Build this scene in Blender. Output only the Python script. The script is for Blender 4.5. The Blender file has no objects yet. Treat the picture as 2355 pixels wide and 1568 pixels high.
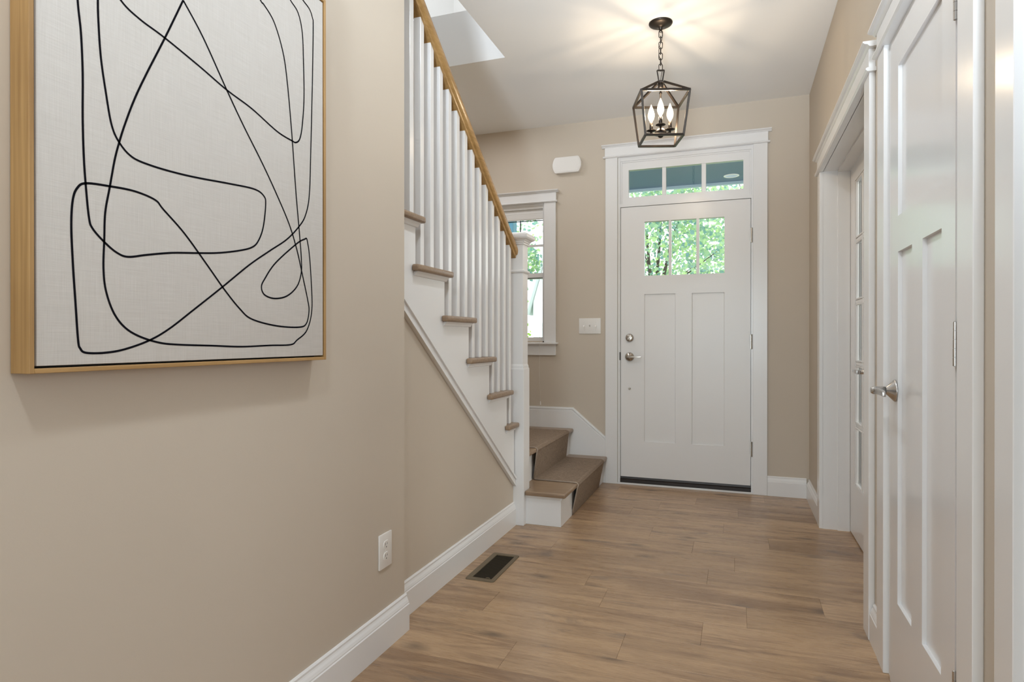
import bpy, bmesh, math, random
from mathutils import Vector, Matrix

# ------------------------------------------------------------------ camera, sky, lights, exposure
S = bpy.context.scene
C = S.collection
PI = math.pi

cam_d = bpy.data.cameras.new('camera')
cam_d.sensor_width = 36.0
cam_d.sensor_fit = 'HORIZONTAL'
cam_d.lens = 1424.78 * 36.0 / 2355.0
cam_d.clip_start = 0.02
cam_d.clip_end = 200
cam = bpy.data.objects.new('camera', cam_d)
C.objects.link(cam)
cam.location = (0, 0, 1.0792)
cam.rotation_euler = (PI / 2 - 0.0023, 0, 0.3468)
S.camera = cam

S.view_settings.view_transform = 'Standard'
S.view_settings.look = 'None'
S.view_settings.gamma = 1.0
S.view_settings.use_curve_mapping = False
S.view_settings.exposure = 0.10
S.cycles.use_denoising = True
S.cycles.max_bounces = 10
S.cycles.diffuse_bounces = 6
S.cycles.glossy_bounces = 5
S.cycles.transparent_max_bounces = 24
S.cycles.sample_clamp_indirect = 6.0
S.cycles.caustics_reflective = False
S.cycles.caustics_refractive = False

W = bpy.data.worlds.new('sky')
S.world = W
W.use_nodes = True
wn = W.node_tree
wn.nodes.clear()
wo = wn.nodes.new('ShaderNodeOutputWorld')
bg = wn.nodes.new('ShaderNodeBackground')
bg.inputs[0].default_value = (0.93, 0.97, 1.0, 1)     # flat white overcast
bg.inputs[1].default_value = 3.4
wn.links.new(bg.outputs[0], wo.inputs[0])

def area(name, loc, rot, size, power, col, size_y=None, shape=None, spread=None):
    d = bpy.data.lights.new(name, 'AREA')
    d.energy = power
    d.color = col
    d.size = size
    if size_y:
        d.shape = 'RECTANGLE'; d.size_y = size_y
    if shape:
        d.shape = shape
    if spread:
        d.spread = spread
    o = bpy.data.objects.new(name, d)
    o.location = loc
    o.rotation_euler = rot
    C.objects.link(o)
    return o

DAY = (0.71, 0.895, 1.0)
COOL = (0.86, 0.935, 1.0)
# daylight in the big windows of the room behind the photographer
area('back_window_daylight', (-0.35, -6.55, 1.45), (PI / 2, 0, 0), 2.2, 128, DAY, 2.0)
# fill light added behind the camera, tilted up to brighten the ceiling like bounced flash
area('bounce_fill', (0.02, -2.60, 0.30), (PI / 2 + 0.50, 0, 0.06), 0.5, 17, (0.80, 0.90, 1.0), 0.5, spread=math.radians(34))
# daylight in the windows of the rooms beyond the right wall
area('east_window_daylight', (2.95, 0.6, 1.5), (0, PI / 2, 0), 1.6, 4, COOL, 1.8)
area('study_window_daylight', (2.95, 3.3, 1.5), (0, PI / 2, 0), 1.6, 34, (1.0, 0.97, 0.93), 1.4)
area('study_fill', (1.7, 3.5, 2.70), (0, 0, 0), 0.4, 26, (1.0, 0.96, 0.90))  # added fill, no known fitting: brightens the study behind the french panes
# recessed hall downlight out of the frame; the two behind it are added fill
area('hall_downlight', (-0.42, 1.80, 2.73), (0, 0, 0), 0.11, 9, COOL, shape='DISK')
area('hall_downlight', (-0.35, 0.10, 2.73), (0, 0, 0), 0.16, 13, COOL, shape='DISK')
area('hall_downlight', (-0.35, -1.80, 2.73), (0, 0, 0), 0.16, 14, COOL, shape='DISK')
# fill added over the stair landing to brighten the dim front wall corner
area('landing_fill', (-1.72, 3.95, 2.72), (0, 0, 0), 0.45, 4.8, (0.96, 0.97, 1.0), shape='DISK')
# unseen area light added upstairs to brighten the stairwell wall and fascia
area('upstairs_fill', (-1.2, 3.0, 5.25), (0, 0, 0), 0.8, 52, (0.92, 0.96, 1.0))

# ------------------------------------------------------------------ materials
MATS = {}
def mat(name, col=(0.8, 0.8, 0.8), rough=0.5, metal=0.0, spec=0.5, coat=0.0, bump=None, var=None):
    m = bpy.data.materials.new(name)
    m.use_nodes = True
    nt = m.node_tree
    b = nt.nodes['Principled BSDF']
    b.inputs['Base Color'].default_value = (*col, 1)
    b.inputs['Roughness'].default_value = rough
    b.inputs['Metallic'].default_value = metal
    b.inputs['Specular IOR Level'].default_value = spec
    b.inputs['Coat Weight'].default_value = coat
    if bump or var:
        tc = nt.nodes.new('ShaderNodeTexCoord')
    if bump:
        sc, st, dist = bump
        n = nt.nodes.new('ShaderNodeTexNoise')
        n.inputs['Scale'].default_value = sc
        n.inputs['Detail'].default_value = 4
        nt.links.new(tc.outputs['Object'], n.inputs['Vector'])
        bp = nt.nodes.new('ShaderNodeBump')
        bp.inputs['Strength'].default_value = st
        bp.inputs['Distance'].default_value = dist
        nt.links.new(n.outputs['Fac'], bp.inputs['Height'])
        nt.links.new(bp.outputs['Normal'], b.inputs['Normal'])
    if var:
        sc, amt = var
        n2 = nt.nodes.new('ShaderNodeTexNoise')
        n2.inputs['Scale'].default_value = sc
        n2.inputs['Detail'].default_value = 5
        nt.links.new(tc.outputs['Object'], n2.inputs['Vector'])
        r = nt.nodes.new('ShaderNodeMapRange')
        r.inputs['From Min'].default_value = 0.3
        r.inputs['From Max'].default_value = 0.7
        r.inputs['To Min'].default_value = 1 - amt
        r.inputs['To Max'].default_value = 1 + amt
        nt.links.new(n2.outputs['Fac'], r.inputs['Value'])
        mx = nt.nodes.new('ShaderNodeMix')
        mx.data_type = 'RGBA'; mx.blend_type = 'MULTIPLY'
        mx.inputs['Factor'].default_value = 1
        mx.inputs['A'].default_value = (*col, 1)
        nt.links.new(r.outputs['Result'], mx.inputs['B'])
        nt.links.new(mx.outputs['Result'], b.inputs['Base Color'])
    MATS[name] = m
    return m

M_WALL = mat('greige_wall_paint', (0.550, 0.482, 0.398), 0.55, bump=(260, 0.10, 0.001), var=(1.6, 0.02))
M_CEIL = mat('ceiling_paint', (0.84, 0.84, 0.83), 0.75, bump=(220, 0.08, 0.001))
M_TRIM = mat('white_trim_paint', (0.765, 0.765, 0.765), 0.22, bump=(60, 0.03, 0.0008))
M_DOOR = mat('white_door_paint', (0.76, 0.755, 0.748), 0.30, bump=(90, 0.03, 0.0006))
M_GLOSS = mat('gloss_white_door_paint', (0.74, 0.74, 0.745), 0.17, bump=(26, 0.06, 0.0008))
M_UPPER = mat('upstairs_white_paint', (0.80, 0.79, 0.77), 0.7)
M_PLASTIC = mat('white_plastic', (0.76, 0.74, 0.71), 0.35)
M_SLOT = mat('dark_slot', (0.03, 0.028, 0.025), 0.6)
M_NICKEL = mat('brushed_nickel', (0.50, 0.46, 0.41), 0.26, metal=1.0, bump=(400, 0.05, 0.0004))
M_STEEL = mat('satin_steel', (0.55, 0.54, 0.53), 0.22, metal=1.0)
M_BRONZE = mat('dark_bronze', (0.035, 0.028, 0.023), 0.38, metal=0.7, bump=(300, 0.05, 0.0004))
M_SILL = mat('dark_bronze_threshold', (0.020, 0.013, 0.010), 0.4, metal=0.3)
M_VENT = mat('brown_register_metal', (0.150, 0.115, 0.070), 0.5, metal=0.15)
M_VENTIN = mat('duct_dark', (0.010, 0.008, 0.006), 0.7)
M_CANVAS_LINE = mat('black_ink', (0.006, 0.006, 0.009), 0.9, spec=0.05)
M_SHADE = mat('grey_fabric_shade', (0.70, 0.69, 0.67), 0.85, bump=(150, 0.2, 0.001))
M_CORD = mat('white_cord', (0.75, 0.72, 0.68), 0.7)
M_PORCHCEIL = mat('blue_porch_ceiling_paint', (0.034, 0.082, 0.165), 0.5)
M_PORCHBEAM = mat('porch_beam_paint', (0.40, 0.52, 0.58), 0.5)
M_PORCHFLOOR = mat('porch_floor_boards', (0.40, 0.40, 0.38), 0.6, var=(3, 0.1))
M_TEAL = mat('teal_post_paint', (0.05, 0.19, 0.27), 0.5)
M_NAVY = mat('navy_window_bar', (0.012, 0.03, 0.06), 0.5)
M_LAWN = mat('lawn_green', (0.22, 0.30, 0.14), 0.9, var=(6, 0.3))
M_HOUSE = mat('white_house_siding', (0.80, 0.82, 0.85), 0.7)
M_ROOF = mat('pale_roof', (0.62, 0.66, 0.70), 0.8)
M_BARK = mat('tree_bark', (0.07, 0.055, 0.045), 0.9, var=(12, 0.3))
M_DARKGLASS = mat('far_window_pane', (0.10, 0.14, 0.18), 0.15)
M_SUB = mat('subfloor', (0.10, 0.07, 0.05), 0.8)

def leaf_mat(name, col, tr):
    m = bpy.data.materials.new(name); m.use_nodes = True
    nt = m.node_tree
    b = nt.nodes['Principled BSDF']; out = nt.nodes['Material Output']
    geo = nt.nodes.new('ShaderNodeNewGeometry')
    rr = nt.nodes.new('ShaderNodeValToRGB')
    rr.color_ramp.elements[0].color = (col[0] * 0.45, col[1] * 0.55, col[2] * 0.9, 1)
    rr.color_ramp.elements[1].color = (col[0] * 1.5, col[1] * 1.25, col[2] * 0.8, 1)
    nt.links.new(geo.outputs['Random Per Island'], rr.inputs['Fac'])
    nt.links.new(rr.outputs['Color'], b.inputs['Base Color'])
    b.inputs['Roughness'].default_value = 0.45
    t = nt.nodes.new('ShaderNodeBsdfTranslucent')
    nt.links.new(rr.outputs['Color'], t.inputs['Color'])
    mx = nt.nodes.new('ShaderNodeMixShader'); mx.inputs[0].default_value = tr
    nt.links.new(b.outputs[0], mx.inputs[1]); nt.links.new(t.outputs[0], mx.inputs[2])
    nt.links.new(mx.outputs[0], out.inputs[0])
    return m
M_LEAF = leaf_mat('tree_leaf', (0.36, 0.58, 0.38), 0.55)
M_LEAF2 = leaf_mat('shrub_leaf', (0.34, 0.60, 0.13), 0.5)

def glass_mat(name, tint=(0.97, 0.99, 0.98), ior=1.45):
    m = bpy.data.materials.new(name); m.use_nodes = True
    nt = m.node_tree; nt.nodes.clear()
    out = nt.nodes.new('ShaderNodeOutputMaterial')
    tr = nt.nodes.new('ShaderNodeBsdfTransparent'); tr.inputs[0].default_value = (*tint, 1)
    gl = nt.nodes.new('ShaderNodeBsdfGlossy'); gl.inputs['Roughness'].default_value = 0.02
    fr = nt.nodes.new('ShaderNodeFresnel'); fr.inputs[0].default_value = ior
    mx = nt.nodes.new('ShaderNodeMixShader')
    nt.links.new(fr.outputs[0], mx.inputs[0]); nt.links.new(tr.outputs[0], mx.inputs[1]); nt.links.new(gl.outputs[0], mx.inputs[2])
    nt.links.new(mx.outputs[0], out.inputs[0])
    return m
M_GLASS = glass_mat('window_glass')

def emit_mat(name, col, st, transp=0.0):
    m = bpy.data.materials.new(name); m.use_nodes = True
    nt = m.node_tree; nt.nodes.clear()
    out = nt.nodes.new('ShaderNodeOutputMaterial')
    e = nt.nodes.new('ShaderNodeEmission'); e.inputs[0].default_value = (*col, 1); e.inputs[1].default_value = st
    if transp:
        t = nt.nodes.new('ShaderNodeBsdfTransparent')
        mx = nt.nodes.new('ShaderNodeMixShader'); mx.inputs[0].default_value = transp
        nt.links.new(e.outputs[0], mx.inputs[1]); nt.links.new(t.outputs[0], mx.inputs[2])
        nt.links.new(mx.outputs[0], out.inputs[0])
    else:
        nt.links.new(e.outputs[0], out.inputs[0])
    return m
M_BULB = emit_mat('glowing_bulb_glass', (1.0, 0.80, 0.52), 9.0, 0.62)
M_FILAMENT = emit_mat('bulb_filament', (1.0, 0.82, 0.55), 40.0)
M_PORCHLAMP = emit_mat('porch_lamp_lens', (0.75, 0.95, 1.0), 0.5)

def wood_floor():
    m = bpy.data.materials.new('oak_plank'); m.use_nodes = True
    nt = m.node_tree; L = nt.links.new; N = nt.nodes.new
    b = nt.nodes['Principled BSDF']
    tc = N('ShaderNodeTexCoord'); oi = N('ShaderNodeObjectInfo')
    mul = N('ShaderNodeVectorMath'); mul.operation = 'SCALE'; mul.inputs['Scale'].default_value = 37.0
    cmb = N('ShaderNodeCombineXYZ')
    L(oi.outputs['Random'], cmb.inputs[0]); L(oi.outputs['Random'], cmb.inputs[1]); L(oi.outputs['Random'], cmb.inputs[2])
    L(cmb.outputs[0], mul.inputs[0])
    add = N('ShaderNodeVectorMath'); add.operation = 'ADD'
    L(tc.outputs['Object'], add.inputs[0]); L(mul.outputs[0], add.inputs[1])
    def mapped(sx, sy):
        v = N('ShaderNodeVectorMath'); v.operation = 'MULTIPLY'
        v.inputs[1].default_value = (sx, sy, 1.0); L(add.outputs[0], v.inputs[0]); return v
    def noise(sx, sy, det, rough=0.55, dist=0.0):
        n = N('ShaderNodeTexNoise'); n.inputs['Scale'].default_value = 1.0
        n.inputs['Detail'].default_value = det; n.inputs['Roughness'].default_value = rough
        n.inputs['Distortion'].default_value = dist
        L(mapped(sx, sy).outputs[0], n.inputs['Vector']); return n
    def rng(sock, a, bb, c, d):
        r = N('ShaderNodeMapRange'); r.inputs[1].default_value = a; r.inputs[2].default_value = bb
        r.inputs[3].default_value = c; r.inputs[4].default_value = d; L(sock, r.inputs[0]); return r
    def mix(fac, a, bcol, mode='MIX'):
        x = N('ShaderNodeMix'); x.data_type = 'RGBA'; x.blend_type = mode
        if hasattr(fac, 'links'): L(fac, x.inputs['Factor'])
        else: x.inputs['Factor'].default_value = fac
        for s, v in (('A', a), ('B', bcol)):
            if hasattr(v, 'links'): L(v, x.inputs[s])
            else: x.inputs[s].default_value = (*v, 1)
        return x
    # plank tint
    ramp = N('ShaderNodeValToRGB')
    cr = ramp.color_ramp
    cr.elements[0].position = 0.0; cr.elements[0].color = (0.280, 0.175, 0.103, 1)
    cr.elements[1].position = 1.0; cr.elements[1].color = (0.520, 0.350, 0.210, 1)
    e = cr.elements.new(0.35); e.color = (0.440, 0.295, 0.176, 1)
    e = cr.elements.new(0.7); e.color = (0.390, 0.256, 0.150, 1)
    wn_ = N('ShaderNodeTexWhiteNoise'); wn_.noise_dimensions = '1D'
    L(oi.outputs['Random'], wn_.inputs['W'])
    L(wn_.outputs['Value'], ramp.inputs[0])
    # cathedral figure: rings of a stretched distorted field
    big = noise(0.55, 5.5, 3, 0.5, 0.6)
    ph = N('ShaderNodeMath'); ph.operation = 'MULTIPLY'; ph.inputs[1].default_value = 95.0
    L(big.outputs['Fac'], ph.inputs[0])
    sn = N('ShaderNodeMath'); sn.operation = 'SINE'; L(ph.outputs[0], sn.inputs[0])
    rings = rng(sn.outputs[0], -1, 1, 0.0, 1.0)
    figm = noise(0.9, 4.0, 2)
    figf = rng(figm.outputs['Fac'], 0.44, 0.58, 0.0, 0.6)
    ringamt = N('ShaderNodeMath'); ringamt.operation = 'MULTIPLY'
    L(rings.outputs[0], ringamt.inputs[0]); L(figf.outputs[0], ringamt.inputs[1])
    c1 = mix(ringamt.outputs[0], ramp.outputs[0], (0.23, 0.135, 0.078))
    # long soft streaks
    st = noise(2.2, 24, 6, 0.62, 0.5)
    c2 = mix(rng(st.outputs['Fac'], 0.49, 0.68, 0.0, 0.70).outputs[0], c1.outputs['Result'], (0.20, 0.122, 0.078))
    lt = noise(1.7, 13, 4, 0.5)
    c3 = mix(rng(lt.outputs['Fac'], 0.50, 0.66, 0.0, 0.65).outputs[0], c2.outputs['Result'], (0.53, 0.355, 0.21))
    # fine pores
    po = noise(12, 290, 3, 0.65)
    c4 = mix(rng(po.outputs['Fac'], 0.50, 0.66, 0.0, 0.42).outputs[0], c3.outputs['Result'], (0.16, 0.095, 0.055))
    # grey mineral stains
    gs = noise(2.4, 8.5, 5, 0.6, 0.9)
    c5 = mix(rng(gs.outputs['Fac'], 0.60, 0.72, 0.0, 0.72).outputs[0], c4.outputs['Result'], (0.15, 0.115, 0.095))
    # knots
    vo = N('ShaderNodeTexVoronoi'); vo.voronoi_dimensions = '2D'; vo.inputs['Scale'].default_value = 1.0
    wob = noise(6, 14, 3)
    vadd = N('ShaderNodeVectorMath'); vadd.operation = 'MULTIPLY_ADD'
    L(wob.outputs['Color'], vadd.inputs[0]); vadd.inputs[1].default_value = (0.16, 0.16, 0.0)
    L(mapped(2.3, 5.2).outputs[0], vadd.inputs[2]); L(vadd.outputs[0], vo.inputs['Vector'])
    sep = N('ShaderNodeSeparateColor'); L(vo.outputs['Color'], sep.inputs[0])
    pick = rng(sep.outputs[0], 0.70, 0.72, 0.0, 1.0)
    kn = rng(vo.outputs['Distance'], 0.0, 0.17, 1.0, 0.0)
    kf = N('ShaderNodeMath'); kf.operation = 'MULTIPLY'; L(pick.outputs[0], kf.inputs[0]); L(kn.outputs[0], kf.inputs[1])
    kf2 = N('ShaderNodeMath'); kf2.operation = 'MULTIPLY'; kf2.inputs[1].default_value = 0.75; L(kf.outputs[0], kf2.inputs[0])
    c6 = mix(kf2.outputs[0], c5.outputs['Result'], (0.085, 0.062, 0.048))
    L(c6.outputs['Result'], b.inputs['Base Color'])
    rr = rng(po.outputs['Fac'], 0.3, 0.7, 0.25, 0.37); L(rr.outputs[0], b.inputs['Roughness'])
    bp = N('ShaderNodeBump'); bp.inputs['Strength'].default_value = 0.12; bp.inputs['Distance'].default_value = 0.002
    L(po.outputs['Fac'], bp.inputs['Height']); L(bp.outputs[0], b.inputs['Normal'])
    return m
M_OAK = wood_floor()

def grain_mat(name, c_lo, c_hi, axis, rough=0.4, fine=140.0, longs=3.0):
    m = bpy.data.materials.new(name); m.use_nodes = True
    nt = m.node_tree; L = nt.links.new; N = nt.nodes.new
    b = nt.nodes['Principled BSDF']
    tc = N('ShaderNodeTexCoord')
    v = N('ShaderNodeVectorMath'); v.operation = 'MULTIPLY'
    s = [fine, fine, fine]; s['xyz'.index(axis)] = longs
    v.inputs[1].default_value = s
    L(tc.outputs['Object'], v.inputs[0])
    n = N('ShaderNodeTexNoise'); n.inputs['Scale'].default_value = 1; n.inputs['Detail'].default_value = 6
    L(v.outputs[0], n.inputs['Vector'])
    n2 = N('ShaderNodeTexNoise'); n2.inputs['Scale'].default_value = 4; n2.inputs['Detail'].default_value = 3
    L(tc.outputs['Object'], n2.inputs['Vector'])
    ad = N('ShaderNodeMath'); ad.operation = 'MULTIPLY_ADD'; ad.inputs[1].default_value = 0.5
    L(n2.outputs['Fac'], ad.inputs[0]); L(n.outputs['Fac'], ad.inputs[2])
    r = N('ShaderNodeValToRGB'); r.color_ramp.elements[0].position = 0.55; r.color_ramp.elements[1].position = 0.95
    r.color_ramp.elements[0].color = (*c_lo, 1); r.color_ramp.elements[1].color = (*c_hi, 1)
    L(ad.outputs[0], r.inputs[0]); L(r.outputs[0], b.inputs['Base Color'])
    b.inputs['Roughness'].default_value = rough
    return m
M_FRAMEZ = grain_mat('honey_oak_upright', (0.29, 0.160, 0.054), (0.43, 0.26, 0.100), 'z', 0.45)
M_FRAMEY = grain_mat('honey_oak_level', (0.29, 0.160, 0.054), (0.43, 0.26, 0.100), 'y', 0.45)
M_RAIL = grain_mat('golden_oak_rail', (0.30, 0.175, 0.062), (0.42, 0.255, 0.098), 'y', 0.25, fine=90, longs=3)
M_TREAD = grain_mat('taupe_stained_oak', (0.225, 0.150, 0.094), (0.325, 0.228, 0.148), 'x', 0.33, fine=110, longs=4)

def carpet():
    m = bpy.data.materials.new('taupe_woven_carpet'); m.use_nodes = True
    nt = m.node_tree; L = nt.links.new; N = nt.nodes.new
    b = nt.nodes['Principled BSDF']; b.inputs['Roughness'].default_value = 0.95
    b.inputs['Specular IOR Level'].default_value = 0.1
    tc = N('ShaderNodeTexCoord')
    n = N('ShaderNodeTexNoise'); n.inputs['Scale'].default_value = 300; n.inputs['Detail'].default_value = 3
    L(tc.outputs['Object'], n.inputs['Vector'])
    v = N('ShaderNodeVectorMath'); v.operation = 'MULTIPLY'; v.inputs[1].default_value = (60, 420, 60)
    L(tc.outputs['Object'], v.inputs[0])
    n2 = N('ShaderNodeTexNoise'); n2.inputs['Scale'].default_value = 1; n2.inputs['Detail'].default_value = 2
    L(v.outputs[0], n2.inputs['Vector'])
    ad = N('ShaderNodeMath'); ad.operation = 'ADD'; L(n.outputs['Fac'], ad.inputs[0]); L(n2.outputs['Fac'], ad.inputs[1])
    r = N('ShaderNodeValToRGB'); r.color_ramp.elements[0].position = 0.35; r.color_ramp.elements[1].position = 0.72
    r.color_ramp.elements[0].color = (0.150, 0.108, 0.078, 1); r.color_ramp.elements[1].color = (0.40, 0.31, 0.235, 1)
    hf = N('ShaderNodeMath'); hf.operation = 'MULTIPLY'; hf.inputs[1].default_value = 0.5; L(ad.outputs[0], hf.inputs[0])
    L(hf.outputs[0], r.inputs[0]); L(r.outputs[0], b.inputs['Base Color'])
    bp = N('ShaderNodeBump'); bp.inputs['Strength'].default_value = 0.7; bp.inputs['Distance'].default_value = 0.003
    L(hf.outputs[0], bp.inputs['Height']); L(bp.outputs[0], b.inputs['Normal'])
    return m
M_CARPET = carpet()
M_BIND = mat('runner_binding', (0.36, 0.29, 0.235), 0.9)

def canvas():
    m = bpy.data.materials.new('linen_canvas'); m.use_nodes = True
    nt = m.node_tree; L = nt.links.new; N = nt.nodes.new
    b = nt.nodes['Principled BSDF']; b.inputs['Roughness'].default_value = 0.85
    b.inputs['Specular IOR Level'].default_value = 0.2
    tc = N('ShaderNodeTexCoord'); fs = []
    for s in ((1, 900, 14), (1, 14, 900)):
        v = N('ShaderNodeVectorMath'); v.operation = 'MULTIPLY'; v.inputs[1].default_value = s
        L(tc.outputs['Object'], v.inputs[0])
        n = N('ShaderNodeTexNoise'); n.inputs['Scale'].default_value = 1; n.inputs['Detail'].default_value = 3
        L(v.outputs[0], n.inputs['Vector']); fs.append(n)
    ad = N('ShaderNodeMath'); ad.operation = 'ADD'; L(fs[0].outputs['Fac'], ad.inputs[0]); L(fs[1].outputs['Fac'], ad.inputs[1])
    r = N('ShaderNodeMapRange'); r.inputs[1].default_value = 0.6; r.inputs[2].default_value = 1.4
    r.inputs[3].default_value = 0.0; r.inputs[4].default_value = 1.0
    L(ad.outputs[0], r.inputs[0])
    mx = N('ShaderNodeMix'); mx.data_type = 'RGBA'; L(r.outputs[0], mx.inputs['Factor'])
    mx.inputs['A'].default_value = (0.53, 0.505, 0.475, 1); mx.inputs['B'].default_value = (0.64, 0.62, 0.59, 1)
    L(mx.outputs['Result'], b.inputs['Base Color'])
    bp = N('ShaderNodeBump'); bp.inputs['Strength'].default_value = 0.25; bp.inputs['Distance'].default_value = 0.001
    L(ad.outputs[0], bp.inputs['Height']); L(bp.outputs[0], b.inputs['Normal'])
    return m
M_CANVAS = canvas()

# ------------------------------------------------------------------ mesh helpers
class MB:
    """collects boxes, prisms, tubes and lathes and links them as ONE mesh object"""
    def __init__(s): s.v = []; s.f = []; s.sm = []
    def add(s, vs, fs, smooth=False):
        o = len(s.v); s.v += [tuple(p) for p in vs]
        for f in fs: s.f.append([i + o for i in f]); s.sm.append(smooth)
        return s
    def box(s, x0, x1, y0, y1, z0, z1):
        vs = [(x, y, z) for x in (x0, x1) for y in (y0, y1) for z in (z0, z1)]
        return s.add(vs, [(0, 1, 3, 2), (4, 6, 7, 5), (0, 4, 5, 1), (2, 3, 7, 6), (0, 2, 6, 4), (1, 5, 7, 3)])
    def prism(s, poly, axis, a, b, smooth=False):
        """poly: 2-D points in the other two axes, in xyz order"""
        def P(p, t):
            q = list(p); q.insert('xyz'.index(axis), t); return tuple(q)
        n = len(poly)
        vs = [P(p, a) for p in poly] + [P(p, b) for p in poly]
        s.add(vs, [(i, (i + 1) % n, n + (i + 1) % n, n + i) for i in range(n)], smooth)
        o = len(s.v) - 2 * n
        s.f.append([o + i for i in range(n)][::-1]); s.sm.append(False)
        s.f.append([o + n + i for i in range(n)]); s.sm.append(False)
        return s
    def tube(s, pts, r, n=8, closed=False, caps=True):
        pts = [Vector(p) for p in pts]; m = len(pts); vs = []; up = None
        for i, p in enumerate(pts):
            if closed: d = (pts[(i + 1) % m] - pts[i - 1]).normalized()
            else: d = (pts[min(i + 1, m - 1)] - pts[max(i - 1, 0)]).normalized()
            if up is None:
                up = Vector((0, 0, 1)) if abs(d.z) < 0.9 else Vector((1, 0, 0))
            a = (up - d * up.dot(d)).normalized(); up = a; bb = d.cross(a)
            rr = r[i] if isinstance(r, (list, tuple)) else r
            vs += [p + (a * math.cos(2 * PI * k / n) + bb * math.sin(2 * PI * k / n)) * rr for k in range(n)]
        fs = []
        for i in range(m if closed else m - 1):
            j = (i + 1) % m
            fs += [(i * n + k, i * n + (k + 1) % n, j * n + (k + 1) % n, j * n + k) for k in range(n)]
        if caps and not closed:
            fs.append(tuple(range(n))[::-1]); fs.append(tuple((m - 1) * n + k for k in range(n)))
        return s.add(vs, fs, True)
    def lathe(s, prof, n=24, loc=(0, 0, 0), axis='z', smooth=True):
        """prof: (radius, height) pairs"""
        vs = []
        for r, h in prof:
            for k in range(n):
                a = 2 * PI * k / n; p = (r * math.cos(a), r * math.sin(a), h)
                if axis == 'x': p = (p[2], p[0], p[1])
                if axis == 'y': p = (p[0], p[2], p[1])
                vs.append((p[0] + loc[0], p[1] + loc[1], p[2] + loc[2]))
        m = len(prof)
        fs = [(i * n + k, i * n + (k + 1) % n, (i + 1) * n + (k + 1) % n, (i + 1) * n + k) for i in range(m - 1) for k in range(n)]
        fs.append(tuple(range(n))[::-1]); fs.append(tuple((m - 1) * n + k for k in range(n)))
        return s.add(vs, fs, smooth)
    def bar(s, a, b, w, h=None, up=(0, 0, 1)):
        """square bar between two points"""
        a = Vector(a); b = Vector(b); d = (b - a).normalized(); u = Vector(up)
        if abs(u.dot(d)) > 0.95: u = Vector((1, 0, 0))
        x = d.cross(u).normalized(); y = x.cross(d)
        h = h or w; vs = []
        for p in (a, b):
            for i, j in ((-1, -1), (1, -1), (1, 1), (-1, 1)): vs.append(p + x * (i * w / 2) + y * (j * h / 2))
        return s.add(vs, [(3, 2, 1, 0), (4, 5, 6, 7), (0, 1, 5, 4), (1, 2, 6, 5), (2, 3, 7, 6), (3, 0, 4, 7)])
    def build(s, name, m, parent=None, bevel=0.0, seg=2, angle=0.5, smooth_all=False):
        me = bpy.data.meshes.new(name)
        me.from_pydata(s.v, [], s.f)
        for p, q in zip(me.polygons, s.sm): p.use_smooth = q
        bm = bmesh.new(); bm.from_mesh(me)
        bmesh.ops.recalc_face_normals(bm, faces=bm.faces)
        if bevel:
            es = [e for e in bm.edges if len(e.link_faces) == 2 and e.calc_face_angle(0) > angle]
            bmesh.ops.bevel(bm, geom=es, offset=bevel, segments=seg, profile=0.6, affect='EDGES', clamp_overlap=True)
            if seg > 1:
                for f in bm.faces: f.smooth = True
        if smooth_all:
            for f in bm.faces: f.smooth = True
        bm.to_mesh(me); bm.free()
        if bevel and seg > 1:
            try: me.set_sharp_from_angle(angle=0.6)
            except Exception: pass
        me.materials.append(m)
        o = bpy.data.objects.new(name, me); C.objects.link(o)
        if parent: o.parent = parent
        return o

def tag(o, label=None, cat=None, group=None, kind=None):
    if label: o['label'] = label
    if cat: o['category'] = cat
    if group: o['group'] = group
    if kind: o['kind'] = kind
    return o
def empty(name, label=None, cat=None, group=None, kind=None):
    o = bpy.data.objects.new(name, None); C.objects.link(o); o.empty_display_size = 0.05
    return tag(o, label, cat, group, kind)

# main measures (metres; the camera stands over the origin, y runs towards the front door)
H = 2.743          # ceiling
XR = 0.4686        # right wall
YF = 4.6452        # front wall
X1 = -1.160        # near left wall
X2 = -1.2206       # wall under the stairs
YC = 2.031         # where the near left wall ends
XL = -2.19         # far side wall of the stairs
YB = -6.50         # back wall
UP = 3.065         # upstairs floor

# ------------------------------------------------------------------ setting: walls, ceiling, floor
def structure(name, mb, m, label, cat, **k):
    return tag(mb.build(name, m, **k), label, cat, kind='structure')

structure('wall_left', MB().box(-1.32, X1, YB, YC, 0, H), M_WALL, 'greige painted near wall at left carrying the framed line drawing', 'wall')
structure('wall_stair', MB().prism([(YC, 0), (3.50, 0), (3.50, 0.205), (3.36, 0.30), (YC, 1.29)], 'x', -1.26, X2), M_WALL,
          'greige triangular wall under the stair stringer', 'wall')
structure('wall_landing', MB().box(XL - 0.12, XL, YB, YF + 0.15, 0, H - 0.001), M_WALL, 'greige far side wall of the stairwell behind the balusters', 'wall')

# front wall with the openings of door, transom and side window
DX0, DX1, DZ = -0.832, 0.1135, 2.452      # rough opening of door and transom
WX0, WX1, WZ0, WZ1 = -2.02, -1.4065, 1.068, 2.1452
f = MB()
y0, y1 = YF, YF + 0.15
f.box(XL, WX0, y0, y1, 0, H); f.box(WX0, WX1, y0, y1, 0, WZ0); f.box(WX0, WX1, y0, y1, WZ1, H)
f.box(WX1, DX0, y0, y1, 0, H); f.box(DX0, DX1, y0, y1, DZ, H); f.box(DX1, XR + 0.13, y0, y1, 0, H)
structure('wall_front', f, M_WALL, 'greige front wall holding the entry door, transom and side window', 'wall')

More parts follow.
